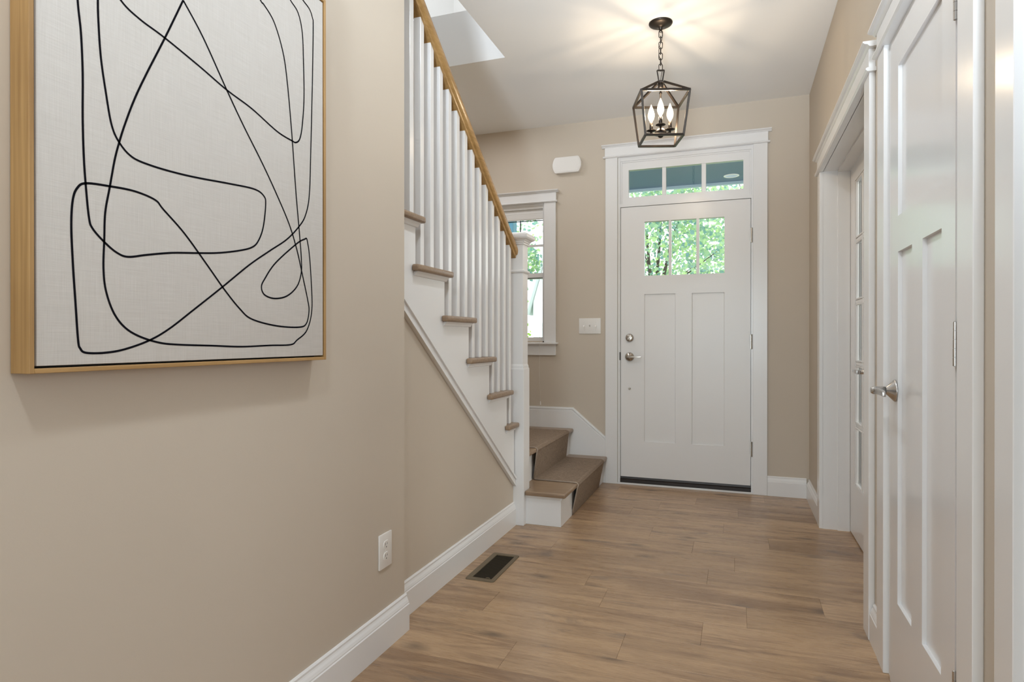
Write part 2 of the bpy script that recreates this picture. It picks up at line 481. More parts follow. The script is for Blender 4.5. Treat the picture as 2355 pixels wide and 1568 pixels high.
# right wall: french door opening, closet opening, cased opening by the camera
x0, x1 = XR, XR + 0.13
FY0, FY1, FZ = 2.606, 3.944, 2.052       # french doors rough opening
KY0, KY1, KZ = 1.578, 2.300, 2.032       # closet
OY0, OY1, OZ = 0.30, 1.285, 2.06         # cased opening
f = MB()
f.box(x0, x1, FY1, YF, 0, H); f.box(x0, x1, FY0, FY1, FZ, H); f.box(x0, x1, KY1, FY0, 0, H)
f.box(x0, x1, KY0, KY1, KZ, H); f.box(x0, x1, OY1, KY0, 0, H); f.box(x0, x1, OY0, OY1, OZ, H); f.box(x0, x1, YB, OY0, 0, H)
structure('wall_right', f, M_WALL, 'greige right wall with white french doors and closet door', 'wall')

# rooms behind: back wall with big window, east rooms
f = MB()
f.box(XL, -1.45, YB - 0.12, YB, 0, H); f.box(-1.45, 0.75, YB - 0.12, YB, 0, 0.45); f.box(-1.45, 0.75, YB - 0.12, YB, 2.45, H); f.box(0.75, 3.0, YB - 0.12, YB, 0, H)
structure('wall_back', f, M_WALL, 'greige back wall with a wide window behind the camera', 'wall')
f = MB()
f.box(3.0, 3.12, YB, -0.2, 0, H); f.box(3.0, 3.12, -0.2, 1.4, 0, 0.7); f.box(3.0, 3.12, -0.2, 1.4, 2.3, H); f.box(3.0, 3.12, 1.4, 2.6, 0, H)
f.box(3.0, 3.12, 2.6, 4.0, 0, 0.7); f.box(3.0, 3.12, 2.6, 4.0, 2.3, H); f.box(3.0, 3.12, 4.0, YF + 0.15, 0, H)
f.box(XR + 0.13, 3.0, 2.36, 2.46, 0, H); f.box(XR + 0.13, 3.0, YF, YF + 0.15, 0, H)
f.box(XR + 0.13, 1.25, 1.40, 1.50, 0, H); f.box(1.25, 1.33, 1.40, 2.36, 0, H)
structure('wall_east', f, M_UPPER, 'white walls of the rooms beyond the right wall', 'wall')

# ceiling slab with the stairwell opening; upstairs shell
OX, OYF = -1.2817, 3.4264
f = MB()
f.box(OX, 3.12, YB, YF + 0.15, H, UP); f.box(XL - 0.12, OX, OYF, YF + 0.15, H, UP); f.box(XL - 0.12, OX, YB, -1.2, H, UP)
structure('ceiling', f, M_CEIL, 'white ceiling with an opening above the stairs', 'ceiling')
f = MB()
f.box(XL, 3.12, YF, YF + 0.12, UP, 5.4); f.box(XL - 0.12, XL, YB, YF + 0.12, H, 5.4); f.box(3.0, 3.12, YB, YF, UP, 5.4); f.box(XL, 3.0, YB - 0.12, YB, UP, 5.4); f.box(XL - 0.12, 3.12, YB - 0.12, YF + 0.15, 5.4, 5.5)
structure('wall_upstairs', f, M_UPPER, 'bright white upstairs walls seen through the stairwell opening', 'wall')

# floor: subfloor slab and oak planks
structure('floor_back', MB().box(XL - 0.1, 3.1, YB - 0.1, -0.430, -0.10, 0.0), M_OAK, 'oak floor of the room behind the camera', 'floor')
floor = structure('floor', MB().box(XL - 0.1, 3.1, -0.428, YF + 0.14, -0.10, -0.014), M_SUB, 'wide greige oak plank floor of the entry hall', 'floor')
rnd = random.Random(11)
PWD, PY0 = 0.1935, 1.893
JOINTS = {0: [-0.735], 1: [-0.38, 0.46], 2: [-0.117, -0.95], 3: [-0.52, 0.04], 4: [-0.626, 0.327], 5: [-0.12], 6: [-0.005, -0.9],
          7: [-0.209], 8: [-0.446, 0.165], 9: [-0.066], 10: [-0.62], 11: [-0.466, 0.013], 12: [-0.25], 13: [0.18, -0.8],
          -1: [-0.15], -2: [-0.55, 0.3]}
for row in range(-12, 15):
    ya = PY0 + row * PWD; yb = ya + PWD
    if ya > YF + 0.1: continue
    yb = min(yb, YF + 0.13)
    xs = [-1.30] + sorted(JOINTS.get(row, [rnd.uniform(-0.9, -0.1), rnd.uniform(0.0, 0.5)] if row > -14 else [rnd.uniform(-0.6, 0.3)])) + [1.02 + 0.3 * ((row * 7) % 5) / 5, 3.02]
    for a, b in zip(xs, xs[1:]):
        g = 0.00025
        MB().box(a + g, b - g, ya + g, yb - g, -0.014, 0.0).build('plank', M_OAK, floor, bevel=0.0005, seg=1)

# ------------------------------------------------------------------ baseboards
BASE = [(0, 0), (0.018, 0), (0.018, 0.0965), (0.0155, 0.1000), (0.0155, 0.1035), (0.0125, 0.112), (0.0090, 0.1190), (0.0075, 0.1235), (0.0075, 0.1300), (0.0045, 0.1345), (0, 0.1345)]
def baseboard(name, wall, sign, axis, a, b, label, z=0.0):
    if axis == 'y': poly = [(wall + sign * d, h + z) for d, h in BASE]
    else: poly = [(wall + sign * d, h + z) for d, h in BASE]
    return structure(name, MB().prism(poly, axis, a, b), M_TRIM, label, 'baseboard')
baseboard('baseboard_left', X1, 1, 'y', YB, YC + 0.006, 'white moulded baseboard below the framed drawing')
baseboard('baseboard_stair', X2, 1, 'y', YC, 3.397, 'white moulded baseboard along the wall under the stairs')
baseboard('baseboard_front', YF, -1, 'x', 0.2056, XR - 0.017, 'short white baseboard on the front wall right of the entry door')
baseboard('baseboard_right', XR, -1, 'y', 4.024, YF - 0.0185, 'white baseboard on the right wall in the far corner')
baseboard('baseboard_right_mid', XR, -1, 'y', 2.395, 2.521, 'tiny white baseboard piece between french doors and closet')
baseboard('baseboard_right_near', XR, -1, 'y', 1.381, 1.486, 'narrow white baseboard piece between closet and cased opening')
baseboard('baseboard_right_back', XR, -1, 'y', YB, 0.20, 'white baseboard on the right wall behind the camera')

# ------------------------------------------------------------------ casings
def cap_profile(w0, sign):          # cross-section of the head cap: (offset from wall, height)
    return [(w0, 0), (w0 + sign * 0.022, 0), (w0 + sign * 0.026, 0.004), (w0 + sign * 0.030, 0.010), (w0 + sign * 0.038, 0.012), (w0 + sign * 0.045, 0.018), (w0 + sign * 0.045, 0.024), (w0, 0.024)]
def casing(name, wall, sign, axis, a_out, a_in, b_in, b_out, ztop, head, label):
    """axis: the direction along the wall. a < b. head = (fillet, frieze, cap) heights"""
    root = empty(name, label, 'door casing', kind='structure')
    t = 0.020
    def bx(u0, u1, d0, d1, z0, z1):
        w = sorted((wall + sign * d0, wall + sign * d1))
        return MB().box(u0, u1, w[0], w[1], z0, z1) if axis == 'x' else MB().box(w[0], w[1], u0, u1, z0, z1)
    bx(a_out, a_in, 0, t, 0, ztop).build('side_board', M_TRIM, root, bevel=0.0015, seg=1)
    bx(b_in, b_out, 0, t, 0, ztop).build('side_board', M_TRIM, root, bevel=0.0015, seg=1)
    z = ztop; h1, h2, h3 = head
    fil = [(wall, z), (wall + sign * 0.028, z), (wall + sign * 0.034, z + h1 * 0.4), (wall + sign * 0.034, z + h1 * 0.75), (wall + sign * 0.028, z + h1), (wall, z + h1)]
    MB().prism(fil, axis, a_out - 0.016, b_out + 0.016).build('head_fillet', M_TRIM, root)
    z += h1
    bx(a_out - 0.004, b_out + 0.004, 0, t + 0.002, z, z + h2).build('head_frieze', M_TRIM, root, bevel=0.0015, seg=1)
    z += h2
    k = h3 / 0.024
    MB().prism([(p, z + q * k) for p, q in cap_profile(wall, sign)], axis, a_out - 0.026, b_out + 0.026).build('head_cap', M_TRIM, root)
    return root
casing('trim_1', YF, -1, 'x', -0.9248, -0.8345, 0.1125, 0.2048, 2.440, (0.013, 0.064, 0.018), 'white craftsman casing around the entry door and transom')
casing('trim_2', XR, -1, 'y', 2.5256, 2.622, 3.928, 4.022, 2.036, (0.014, 0.070, 0.019), 'white casing around the french doors on the right wall')
casing('trim_3', XR, -1, 'y', 1.489, 1.586, 2.293, 2.390, 2.030, (0.014, 0.068, 0.019), 'white casing around the closet door on the right wall')
casing('trim_4', XR, -1, 'y', 0.20, 0.290, 1.2955, 1.3775, 2.036, (0.014, 0.070, 0.019), 'white casing of the opening at the right edge of the view')

# ------------------------------------------------------------------ slab helper for panelled doors
def slab(us, zs, cells, axis, d0, d1, rec):
    """us, zs: grid lines; cells[(i,j)] = 'hole' or 'panel'; d0..d1 thickness; rec = panel recess from d0 side"""
    mb = MB(); panels = []
    for i in range(len(us) - 1):
        for j in range(len(zs) - 1):
            k = cells.get((i, j))
            if k == 'hole': continue
            lo, hi = sorted((d0, d1))
            if k == 'panel':
                sgn = 1 if d1 > d0 else -1
                lo, hi = sorted((d0 + sgn * rec, d1 - sgn * rec))
                p = MB()
                (p.box(us[i], us[i + 1], lo, hi, zs[j], zs[j + 1]) if axis == 'x' else p.box(lo, hi, us[i], us[i + 1], zs[j], zs[j + 1]))
                panels.append(p); continue
            mb.box(us[i], us[i + 1], lo, hi, zs[j], zs[j + 1]) if axis == 'x' else mb.box(lo, hi, us[i], us[i + 1], zs[j], zs[j + 1])
    return mb, panels
def bx_axis(axis, u0, u1, d0, d1, z0, z1):
    d0, d1 = sorted((d0, d1))
    return MB().box(u0, u1, d0, d1, z0, z1) if axis == 'x' else MB().box(d0, d1, u0, u1, z0, z1)
def hinge(parent, pos, axis_dir, h=0.100, label=None, m=None, r=0.0055):
    """hinge knuckle (five barrel segments) with leaf"""
    mb = MB()
    x, y, z = pos; n = 5; s = h / n
    for i in range(n):
        mb.lathe([(0.001, z - h / 2 + i * s + 0.0006), (r, z - h / 2 + i * s + 0.0006), (r, z - h / 2 + (i + 1) * s - 0.0006), (0.001, z - h / 2 + (i + 1) * s - 0.0006)], 16, (x, y, 0), smooth=False)
    mb.lathe([(0.001, z - h / 2 - 0.001), (r * 0.7, z - h / 2), (r * 0.7, z + h / 2), (0.001, z + h / 2 + 0.001)], 10, (x, y, 0), smooth=False)
    return mb.build('hinge', m or M_NICKEL, parent)

# ------------------------------------------------------------------ entry door (door_1) and transom (window_2)
DL, DR, DB, DT = -0.8118, 0.0962, 0.0566, 2.0655
SY0, SY1 = YF + 0.001, YF + 0.045
door1 = empty('door_1', 'white craftsman entry door with three glass lites over two panels', 'door', kind='structure')
us = [DL, -0.638, -0.4628, -0.4438, -0.4140, -0.2990, -0.2690, -0.2490, -0.0770, DR]
zs = [DB, 0.323, 1.415, 1.5515, 1.9505, DT]
cells = {}
for i in range(1, 8):
    cells[(i, 3)] = 'hole'
cells.update({(1, 1): 'panel', (2, 1): 'panel', (3, 1): 'panel', (5, 1): 'panel', (6, 1): 'panel', (7, 1): 'panel'})
mb, pn = slab(us, zs, cells, 'x', SY0, SY1, 0.009)
for c in [k for k, v in cells.items() if v == 'panel']: pass
mb.build('slab', M_DOOR, door1)
for a, b in ((-0.638, -0.4140), (-0.2990, -0.0770)):
    MB().box(a, b, SY0 + 0.009, SY1 - 0.009, 0.323, 1.415).build('panel', M_DOOR, door1)
    st = MB()      # thin sticking around the recessed panel
    for q in ((a, a + 0.004, 0.323, 1.415), (b - 0.004, b, 0.323, 1.415)): st.prism([(q[0], SY0 + 0.009), (q[1], SY0 + 0.009), (q[0] if q[0] == a else q[1], SY0 + 0.002)], 'z', 0.323, 1.415)
    st.build('panel_sticking', M_DOOR, door1)
for a, b in ((-0.638, -0.4628), (-0.4438, -0.2690), (-0.2490, -0.0770)):
    MB().box(a, b, YF + 0.020, YF + 0.026, 1.5515, 1.9505).build('glass_lite', M_GLASS, door1)
for a, b in ((-0.4628, -0.4438), (-0.2690, -0.2490)):
    MB().box(a, b, SY0 + 0.001, SY1 - 0.001, 1.5515, 1.9505).build('muntin', M_DOOR, door1, bevel=0.0015, seg=1)
for z in (1.809, 1.064, 0.3126):
    hinge(door1, (0.1042, YF - 0.004, z), 'x', 0.104)
    MB().box(0.0972, 0.1015, YF - 0.002, YF + 0.03, z - 0.05, z + 0.05).build('hinge_leaf', M_NICKEL, door1)
# deadbolt
db = MB().lathe([(0.0305, 0), (0.0305, -0.004), (0.024, -0.015), (0.018, -0.017), (0.001, -0.017)], 32, (-0.7457, YF, 1.0918), 'y').build('deadbolt', M_NICKEL, door1)
tn = MB(); ca, sa = math.cos(0.75), math.sin(0.75)
tn.prism([(-0.7457 + (u * ca - w * sa), 1.0918 + (u * sa + w * ca)) for u, w in ((-0.019, -0.004), (-0.014, -0.006), (0.014, -0.006), (0.019, -0.004), (0.019, 0.004), (0.014, 0.006), (-0.014, 0.006), (-0.019, 0.004))], 'y', YF - 0.034, YF - 0.015)
tn.build('thumb_turn', M_NICKEL, db, bevel=0.0015)
# lever handle
lv = MB().lathe([(0.0335, 0), (0.0335, -0.004), (0.028, -0.011), (0.014, -0.017), (0.011, -0.020), (0.011, -0.048), (0.001, -0.050)], 32, (-0.7456, YF, 0.9507), 'y').build('lever_rose', M_NICKEL, door1)
MB().prism([(-0.757, 0.957), (-0.757, 0.944), (-0.70, 0.9445), (-0.655, 0.9455), (-0.652, 0.9475), (-0.652, 0.953), (-0.655, 0.9555), (-0.70, 0.9565)], 'y', YF - 0.060, YF - 0.046).build('lever', M_NICKEL, lv, bevel=0.003)
for z in (0.930, 0.9715):
    MB().lathe([(0.0035, -0.008), (0.0035, -0.0148), (0.001, -0.015)], 10, (-0.7456, YF, z), 'y').build('screw', M_SLOT, lv)
MB().lathe([(0.0095, 0.002), (0.0095, -0.002), (0.0075, -0.005), (0.004, -0.0055), (0.0035, -0.003), (0.001, -0.003)], 20, (-0.747, YF, 0.7138), 'y').build('peg_button', M_NICKEL, door1)
MB().box(-0.8195, -0.8125, YF - 0.008, YF + 0.03, 0.925, 0.985).build('strike_plate', M_BRONZE, door1, bevel=0.001)
# frame: jambs, head, mullion bar, threshold
MB().box(DX0, -0.8150, YF - 0.004, YF + 0.15, 0, DZ).build('jamb', M_TRIM, door1)
MB().box(0.0998, DX1, YF - 0.004, YF + 0.15, 0, DZ).build('jamb', M_TRIM, door1)
MB().box(-0.8150, 0.0998, YF - 0.004, YF + 0.15, 2.0690, 2.092).build('mullion_bar', M_TRIM, door1)
MB().box(-0.8150, -0.8030, YF + 0.047, YF + 0.066, 0.05, 2.069).build('door_stop', M_TRIM, door1)
MB().box(0.0870, 0.0998, YF + 0.047, YF + 0.066, 0.05, 2.069).build('door_stop', M_TRIM, door1)
MB().box(-0.8150, 0.0998, YF + 0.047, YF + 0.066, 2.055, 2.069).build('door_stop', M_TRIM, door1)
MB().prism([(YF - 0.010, 0.013), (YF - 0.010, 0.036), (YF + 0.001, 0.041), (YF + 0.004, 0.0555), (YF + 0.050, 0.0555), (YF + 0.15, 0.030), (YF + 0.15, 0.0), (YF + 0.0, 0.0), (YF + 0.0, 0.013)], 'x', -0.8150, 0.0998).build('threshold', M_SILL, door1)
MB().box(-0.8345, 0.1125, YF - 0.016, YF - 0.0005, 0.0, 0.0125).build('sill_strip', M_TRIM, door1, bevel=0.001)

tr = empty('window_2', 'three pane transom window above the entry door', 'window', kind='structure')
TZ0, TZ1 = 2.092, 2.413
MB().box(-0.8150, 0.0998, YF + 0.002, YF + 0.15, TZ1, DZ - 0.0015).build('head_jamb', M_TRIM, tr)
st = MB()
for q in ((-0.815, -0.803, TZ0, TZ1), (0.088, 0.0998, TZ0, TZ1), (-0.803, 0.088, TZ1 - 0.012, TZ1)): st.box(q[0], q[1], YF + 0.006, YF + 0.030, q[2], q[3])
st.build('stop_bead', M_TRIM, tr, bevel=0.002, seg=1)
sa_ = MB(); sy0, sy1 = YF + 0.012, YF + 0.05
sa_.box(-0.803, -0.7555, sy0, sy1, TZ0, TZ1 - 0.012); sa_.box(0.0485, 0.088, sy0, sy1, TZ0, TZ1 - 0.012)
sa_.box(-0.7555, 0.0485, sy0, sy1, TZ0, 2.1415); sa_.box(-0.7555, 0.0485, sy0, sy1, 2.3455, TZ1 - 0.012)
sa_.build('sash', M_TRIM, tr)
for a, b in ((-0.7555, -0.5110), (-0.4825, -0.2335), (-0.2025, 0.0485)):
    MB().box(a, b, YF + 0.030, YF + 0.036, 2.1415, 2.3455).build('pane', M_GLASS, tr)
for a, b in ((-0.5110, -0.4825), (-0.2335, -0.2025)):
    MB().box(a, b, sy0 + 0.002, sy1, 2.1415, 2.3455).build('muntin', M_TRIM, tr, bevel=0.002, seg=1)

# ------------------------------------------------------------------ side window (window_1) with shade
wi = empty('window_1', 'white double-hung side window beside the stair landing', 'window', kind='structure')
MB().box(WX1, -1.3127, YF - 0.020, YF, 1.058, 2.145).build('side_casing', M_TRIM, wi, bevel=0.0015, seg=1)
MB().box(WX0 - 0.094, WX0, YF - 0.020, YF, 1.058, 2.145).build('side_casing', M_TRIM, wi, bevel=0.0015, seg=1)
fil = [(YF, 2.145), (YF - 0.028, 2.145), (YF - 0.034, 2.150), (YF - 0.034, 2.154), (YF - 0.028, 2.158), (YF, 2.158)]
MB().prism(fil, 'x', WX0 - 0.108, -1.299).build('head_fillet', M_TRIM, wi)
MB().box(WX0 - 0.098, -1.309, YF - 0.022, YF, 2.158, 2.220).build('head_frieze', M_TRIM, wi, bevel=0.0015, seg=1)
MB().prism([(p, 2.220 + q * 0.75) for p, q in cap_profile(YF, -1)], 'x', WX0 - 0.118, -1.290).build('head_cap', M_TRIM, wi)
MB().box(WX0 - 0.118, -1.296, YF - 0.050, YF + 0.06, 1.043, 1.058).build('sill', M_TRIM, wi, bevel=0.004)
MB().box(WX0 - 0.094, -1.314, YF - 0.018, YF, 0.957, 1.043).build('apron', M_TRIM, wi, bevel=0.0015, seg=1)
jb = MB(); jb.box(WX0, WX0 + 0.015, YF, YF + 0.15, WZ0 - 0.01, WZ1); jb.box(WX1 - 0.015, WX1, YF, YF + 0.15, WZ0 - 0.01, WZ1); jb.box(WX0 + 0.015, WX1 - 0.015, YF, YF + 0.15, WZ1 - 0.015, WZ1)
jb.build('jamb_liner', M_TRIM, wi)
def sash(z0, z1, y, bars):
    a, b = WX0 + 0.015, WX1 - 0.015; r = 0.034
    m_ = MB(); m_.box(a, a + 0.012, y, y + 0.035, z0, z1); m_.box(b - 0.012, b, y, y + 0.035, z0, z1); m_.box(a + 0.012, b - 0.012, y, y + 0.035, z0, z0 + r); m_.box(a + 0.012, b - 0.012, y, y + 0.035, z1 - r, z1)
    s_ = m_.build('sash', M_TRIM, wi)
    MB().box(a + 0.012, b - 0.012, y + 0.014, y + 0.020, z0 + r, z1 - r).build('pane', M_GLASS, s_)
    return s_, a, b
s_lo, a, b = sash(1.064, 1.604, YF + 0.030, 0)
s_up, a, b = sash(1.562, 2.135, YF + 0.068, 1)
MB().box(a + 0.012, b - 0.012, YF + 0.078, YF + 0.092, 1.820, 1.838).build('muntin', M_TRIM, s_up)
MB().box(-1.648, -1.641, YF + 0.104, YF + 0.116, 1.60, 2.10).build('storm_bar', M_NAVY, wi)['label'] = 'dark navy upright bar outside the pane'
MB().box(a, b, YF + 0.104, YF + 0.116, 2.032, 2.038).build('storm_bar', M_NAVY, wi)['label'] = 'dark navy level bar outside the pane'
# roman shade drawn up
sh = empty('window_shade', 'grey fabric shade drawn up at the top of the side window', 'shade')
pr = []
zz = 2.125
MB().box(WX0 + 0.017, WX1 - 0.003, YF + 0.004, YF + 0.045, 2.108, 2.134).build('head_rail', M_SHADE, sh)
for i, (z0, z1, d) in enumerate(((2.086, 2.108, 0.016), (2.068, 2.088, 0.006), (2.022, 2.072, 0.000))):
    MB().prism([(YF + 0.006 + d, z1), (YF + 0.003 + d, z0 + 0.008), (YF + 0.006 + d, z0), (YF + 0.024 + d, z0 + 0.002), (YF + 0.026, z1)], 'x', WX0 + 0.017, WX1 - 0.003).build('fold', M_SHADE, sh)
MB().tube([(-1.417, YF - 0.003, 2.10), (-1.430, YF - 0.056, 1.07), (-1.431, YF - 0.057, 1.0), (-1.434, YF - 0.050, 0.80), (-1.427, YF - 0.046, 0.600)], 0.0009, 6).build('pull_cord', M_CORD, sh)
MB().lathe([(0.001, 0.602), (0.003, 0.598), (0.0055, 0.575), (0.005, 0.571), (0.001, 0.570)], 12, (-1.427, YF - 0.046, 0)).build('cord_tassel', M_CORD, sh)

# ------------------------------------------------------------------ french doors (door_2)
fd = empty('door_2', 'white glazed french doors recessed in the right wall', 'door', kind='structure')
FX0, FX1 = 0.605, 0.645
jm = 0.016
MB().box(0.4665, 0.66, FY1 - jm, FY1, 0, FZ).build('jamb', M_TRIM, fd)
MB().box(0.4665, 0.66, FY0, FY0 + jm, 0, FZ).build('jamb', M_TRIM, fd)
MB().box(0.4665, 0.66, FY0 + jm, FY1 - jm, FZ - jm, FZ).build('head_jamb', M_TRIM, fd)
s3 = MB(); s3.box(0.5415, 0.6035, FY1 - jm - 0.010, FY1 - jm, 0, FZ - jm); s3.box(0.5415, 0.6035, FY0 + jm, FY0 + jm + 0.010, 0, FZ - jm); s3.box(0.5415, 0.6035, FY0 + jm + 0.010, FY1 - jm - 0.010, FZ - jm - 0.010, FZ - jm)
s3.build('door_stop', M_TRIM, fd)
def french_leaf(ya, yb, hinge_far):
    sw = 0.115 if True else 0
    g = [ya, ya + 0.120, 0, 0, yb - 0.140, yb]
    mid = (g[1] + g[4]) / 2
    us = [ya, g[1], mid - 0.010, mid + 0.010, g[4], yb]
    zg = [0.295, 1.937]; n = 5; tot = zg[1] - zg[0]; mt = 0.020
    ph = (tot - (n - 1) * mt) / n
    zs = [0.008]; z = zg[0]
    for i in range(n):
        zs += [z, z + ph]; z += ph + mt
    zs.append(2.028)
    cells = {}
    for j in range(1, len(zs) - 2):
        for i in (1, 2, 3): cells[(i, j)] = 'hole'
    mb, _ = slab(us, zs, cells, 'y', FX0, FX1, 0)
    lf = mb.build('door_leaf', M_TRIM, fd)
    MB().box(FX0 + 0.0045, FX1 - 0.0045, us[2], us[3], zg[0], zg[1]).build('muntin', M_TRIM, lf, bevel=0.003, seg=1)
    for j in range(2, len(zs) - 2, 2):
        MB().box(FX0 + 0.006, FX1 - 0.006, us[1], us[4], zs[j], zs[j + 1]).build('muntin', M_TRIM, lf, bevel=0.003, seg=1)
    for i in (1, 3):
        for j in range(1, len(zs) - 2, 2):
            MB().box(FX0 + 0.016, FX0 + 0.021, us[i], us[i + 1], zs[j], zs[j + 1]).build('pane', M_GLASS, lf)
            bd = MB(); e_ = 0.009; x_ = FX0 + 0.003; x2_ = FX0 + 0.016
            for yy0, yy1, z0, z1 in ((us[i], us[i] + e_, zs[j], zs[j + 1]), (us[i + 1] - e_, us[i + 1], zs[j], zs[j + 1]), (us[i] + e_, us[i + 1] - e_, zs[j], zs[j] + e_), (us[i] + e_, us[i + 1] - e_, zs[j + 1] - e_, zs[j + 1])):
                bd.box(x_, x2_, yy0, yy1, z0, z1)
            bd.build('glazing_bead', M_TRIM, lf, bevel=0.002, seg=1)
    return lf
ymid = (FY0 + FY1) / 2
french_leaf(ymid + 0.002, FY1 - jm - 0.003, True)
french_leaf(FY0 + jm + 0.003, ymid - 0.002, False)
hy = ymid + 0.065
hr = MB().lathe([(0.033, 0), (0.033, -0.004), (0.027, -0.011), (0.013, -0.016), (0.010, -0.020), (0.010, -0.052), (0.001, -0.053)], 28, (FX0, hy, 0.924), 'x').build('lever_rose', M_STEEL, fd)
MB().prism([(hy - 0.012, 0.934), (hy - 0.012, 0.914), (hy + 0.06, 0.917), (hy + 0.108, 0.919), (hy + 0.108, 0.931), (hy + 0.06, 0.933)], 'x', FX0 - 0.066, FX0 - 0.050).build('lever', M_STEEL, hr, bevel=0.003)

# ------------------------------------------------------------------ closet door (door_3)
cd = empty('door_3', 'white glossy three panel closet door at right with steel lever', 'door', kind='structure')
CX0, CX1 = 0.4560, 0.4910
CY0, CY1, CZ0, CZ1 = 1.6215, 2.2330, 0.010, 1.997
MB().box(0.4665 - 0.001, 0.598, KY0, CY0 - 0.003, 0, KZ).build('jamb', M_TRIM, cd)
MB().box(0.4665 - 0.001, 0.598, CY1 + 0.003, KY1, 0, KZ).build('jamb', M_TRIM, cd)
MB().box(0.4665 - 0.001, 0.598, CY0 - 0.003, CY1 + 0.003, CZ1 + 0.003, KZ).build('head_jamb', M_TRIM, cd)
p0, p1, q0, q1 = 1.719, 2.138, 1.878, 1.981
us = [CY0, p0, q0, q1, p1, CY1]
zs = [CZ0, 0.287, 1.342, 1.449, 1.899, CZ1]
cells = {(1, 1): 'panel', (3, 1): 'panel', (1, 3): 'panel', (2, 3): 'panel', (3, 3): 'panel'}
mb, pn = slab(us, zs, cells, 'y', CX0, CX1, 0.0105)
mb.build('slab', M_GLOSS, cd)
for ya, yb, za, zb in ((p0, q0, 0.287, 1.342), (q1, p1, 0.287, 1.342), (p0, p1, 1.449, 1.899)):
    MB().box(CX0 + 0.0105, CX1 - 0.0105, ya, yb, za, zb).build('panel', M_GLOSS, cd)
for z in (1.830, 1.0695, 0.300):
    hinge(cd, (CX0 - 0.0030, 1.6130, z), 'y', 0.098, m=M_STEEL, r=0.0042)
ry, rz = 2.166, 0.924
hr = MB().lathe([(0.0335, 0), (0.0335, -0.0035), (0.031, -0.006), (0.0125, -0.024), (0.0115, -0.0265)], 36, (CX0, ry, rz), 'x').build('lever_rose', M_STEEL, cd)
MB().lathe([(0.0110, -0.0265), (0.0110, -0.0285)], 24, (CX0, ry, rz), 'x').build('lever_ring', M_SLOT, hr)
MB().lathe([(0.0120, -0.0285), (0.0120, -0.060), (0.0085, -0.066), (0.001, -0.0665)], 28, (CX0, ry, rz), 'x').build('lever_stem', M_STEEL, hr)
lv = MB()
N_ = 9
secs = []
for i in range(N_):
    t = i / (N_ - 1)
    yy = ry + 0.006 - t * 0.118
    xx = CX0 - 0.058 + 0.006 * math.sin(t * PI) + 0.006 * t
    hh = 0.0095 - 0.002 * t; th = 0.0065 - 0.0015 * t
    zc = rz - 0.004 * t
    secs.append([(xx - th, yy, zc - hh), (xx + th, yy, zc - hh), (xx + th, yy, zc + hh), (xx - th, yy, zc + hh)])
vs = [p for s_ in secs for p in s_]
fs = [(i * 4 + k, i * 4 + (k + 1) % 4, (i + 1) * 4 + (k + 1) % 4, (i + 1) * 4 + k) for i in range(N_ - 1) for k in range(4)] + [(3, 2, 1, 0), tuple((N_ - 1) * 4 + k for k in range(4))]
lv.add(vs, fs); lv.build('lever', M_STEEL, hr, bevel=0.003, seg=2, angle=0.8)

# cased opening at the right edge: jamb lining
cj = empty('trim_5', 'white jamb lining of the cased opening at the right edge', 'jamb', kind='structure')
MB().box(0.4665, 0.60, OY1 - 0.0005, OY1 + 0.012, 0.987, OZ).build('jamb_board', M_TRIM, cj, bevel=0.001, seg=1)
MB().box(0.4665, 0.60, OY1 - 0.0005, OY1 + 0.012, 0, 0.986).build('jamb_board', M_TRIM, cj, bevel=0.001, seg=1)
MB().box(0.4665, 0.60, OY0, OY0 + 0.012, 0, OZ).build('jamb_board', M_TRIM, cj)
MB().box(0.4665, 0.60, OY0 + 0.012, OY1 - 0.0005, OZ - 0.014, OZ).build('jamb_board', M_TRIM, cj)

# ------------------------------------------------------------------ staircase
stc = empty('staircase', 'white staircase with taupe oak treads, square balusters and golden rail', 'staircase')
RISE, RUN = 0.1953, 0.2640
T1 = 0.599
SLOPE = 0.7400
SX = -1.212                        # stringer face
riser_y = {1: 3.53}                # riser under tread k
for k in range(2, 15): riser_y[k] = 3.267 - RUN * (k - 2)
top_z = {k: T1 + RISE * (k - 1) for k in range(1, 15)}
NL = 13
# flight treads and risers
for k in range(1, NL + 1):
    z1 = top_z[k]; ya = riser_y[k + 1]; yf = riser_y[k] + 0.034
    xr = -1.18
    if k == 1:
        poly = [(XL + 0.002, ya), (SX, ya), (SX, ya - 0.033), (xr, ya - 0.033), (xr, 3.396), (-1.262, 3.396), (-1.262, yf), (XL + 0.002, yf)]
    elif k <= 6:
        back = max(ya - 0.033, YC + 0.001)
        if ya < YC + 0.001:
            ya2 = YC + 0.001
            poly = [(XL + 0.002, ya2), (xr, ya2), (xr, yf), (XL + 0.002, yf)]
        else:
            poly = [(XL + 0.002, ya), (SX, ya), (SX, back), (xr, back), (xr, yf), (XL + 0.002, yf)]
    else:
        poly = [(XL + 0.002, ya), (-1.322, ya), (-1.322, yf), (XL + 0.002, yf)]
    tr_ = MB().prism(poly, 'z', z1 - 0.027, z1).build('tread', M_TREAD, stc, bevel=0.0105, seg=4)
    # scotia moulding under the nosing
    if k <= 6:
        yy0 = max(ya - 0.014, YC + 0.001)
        y_end = riser_y[k] + 0.012 if k > 1 else 3.395
        MB().prism([(SX, z1 - 0.046), (SX + 0.006, z1 - 0.044), (SX + 0.010, z1 - 0.036), (SX + 0.020, z1 - 0.0275), (SX, z1 - 0.0275)], 'y', yy0, y_end).build('scotia', M_TRIM, tr_)
    rb = top_z[k] - RISE if k > 1 else 0.40
    xr2 = -1.2485 if k <= 6 else -1.322
    yk = riser_y[k]
    if yk > YC + 0.02 or k > 6:
        MB().box(XL + 0.002, xr2, yk - 0.018, yk, rb + 0.0005, z1 - 0.0275).build('riser', M_TRIM, stc)
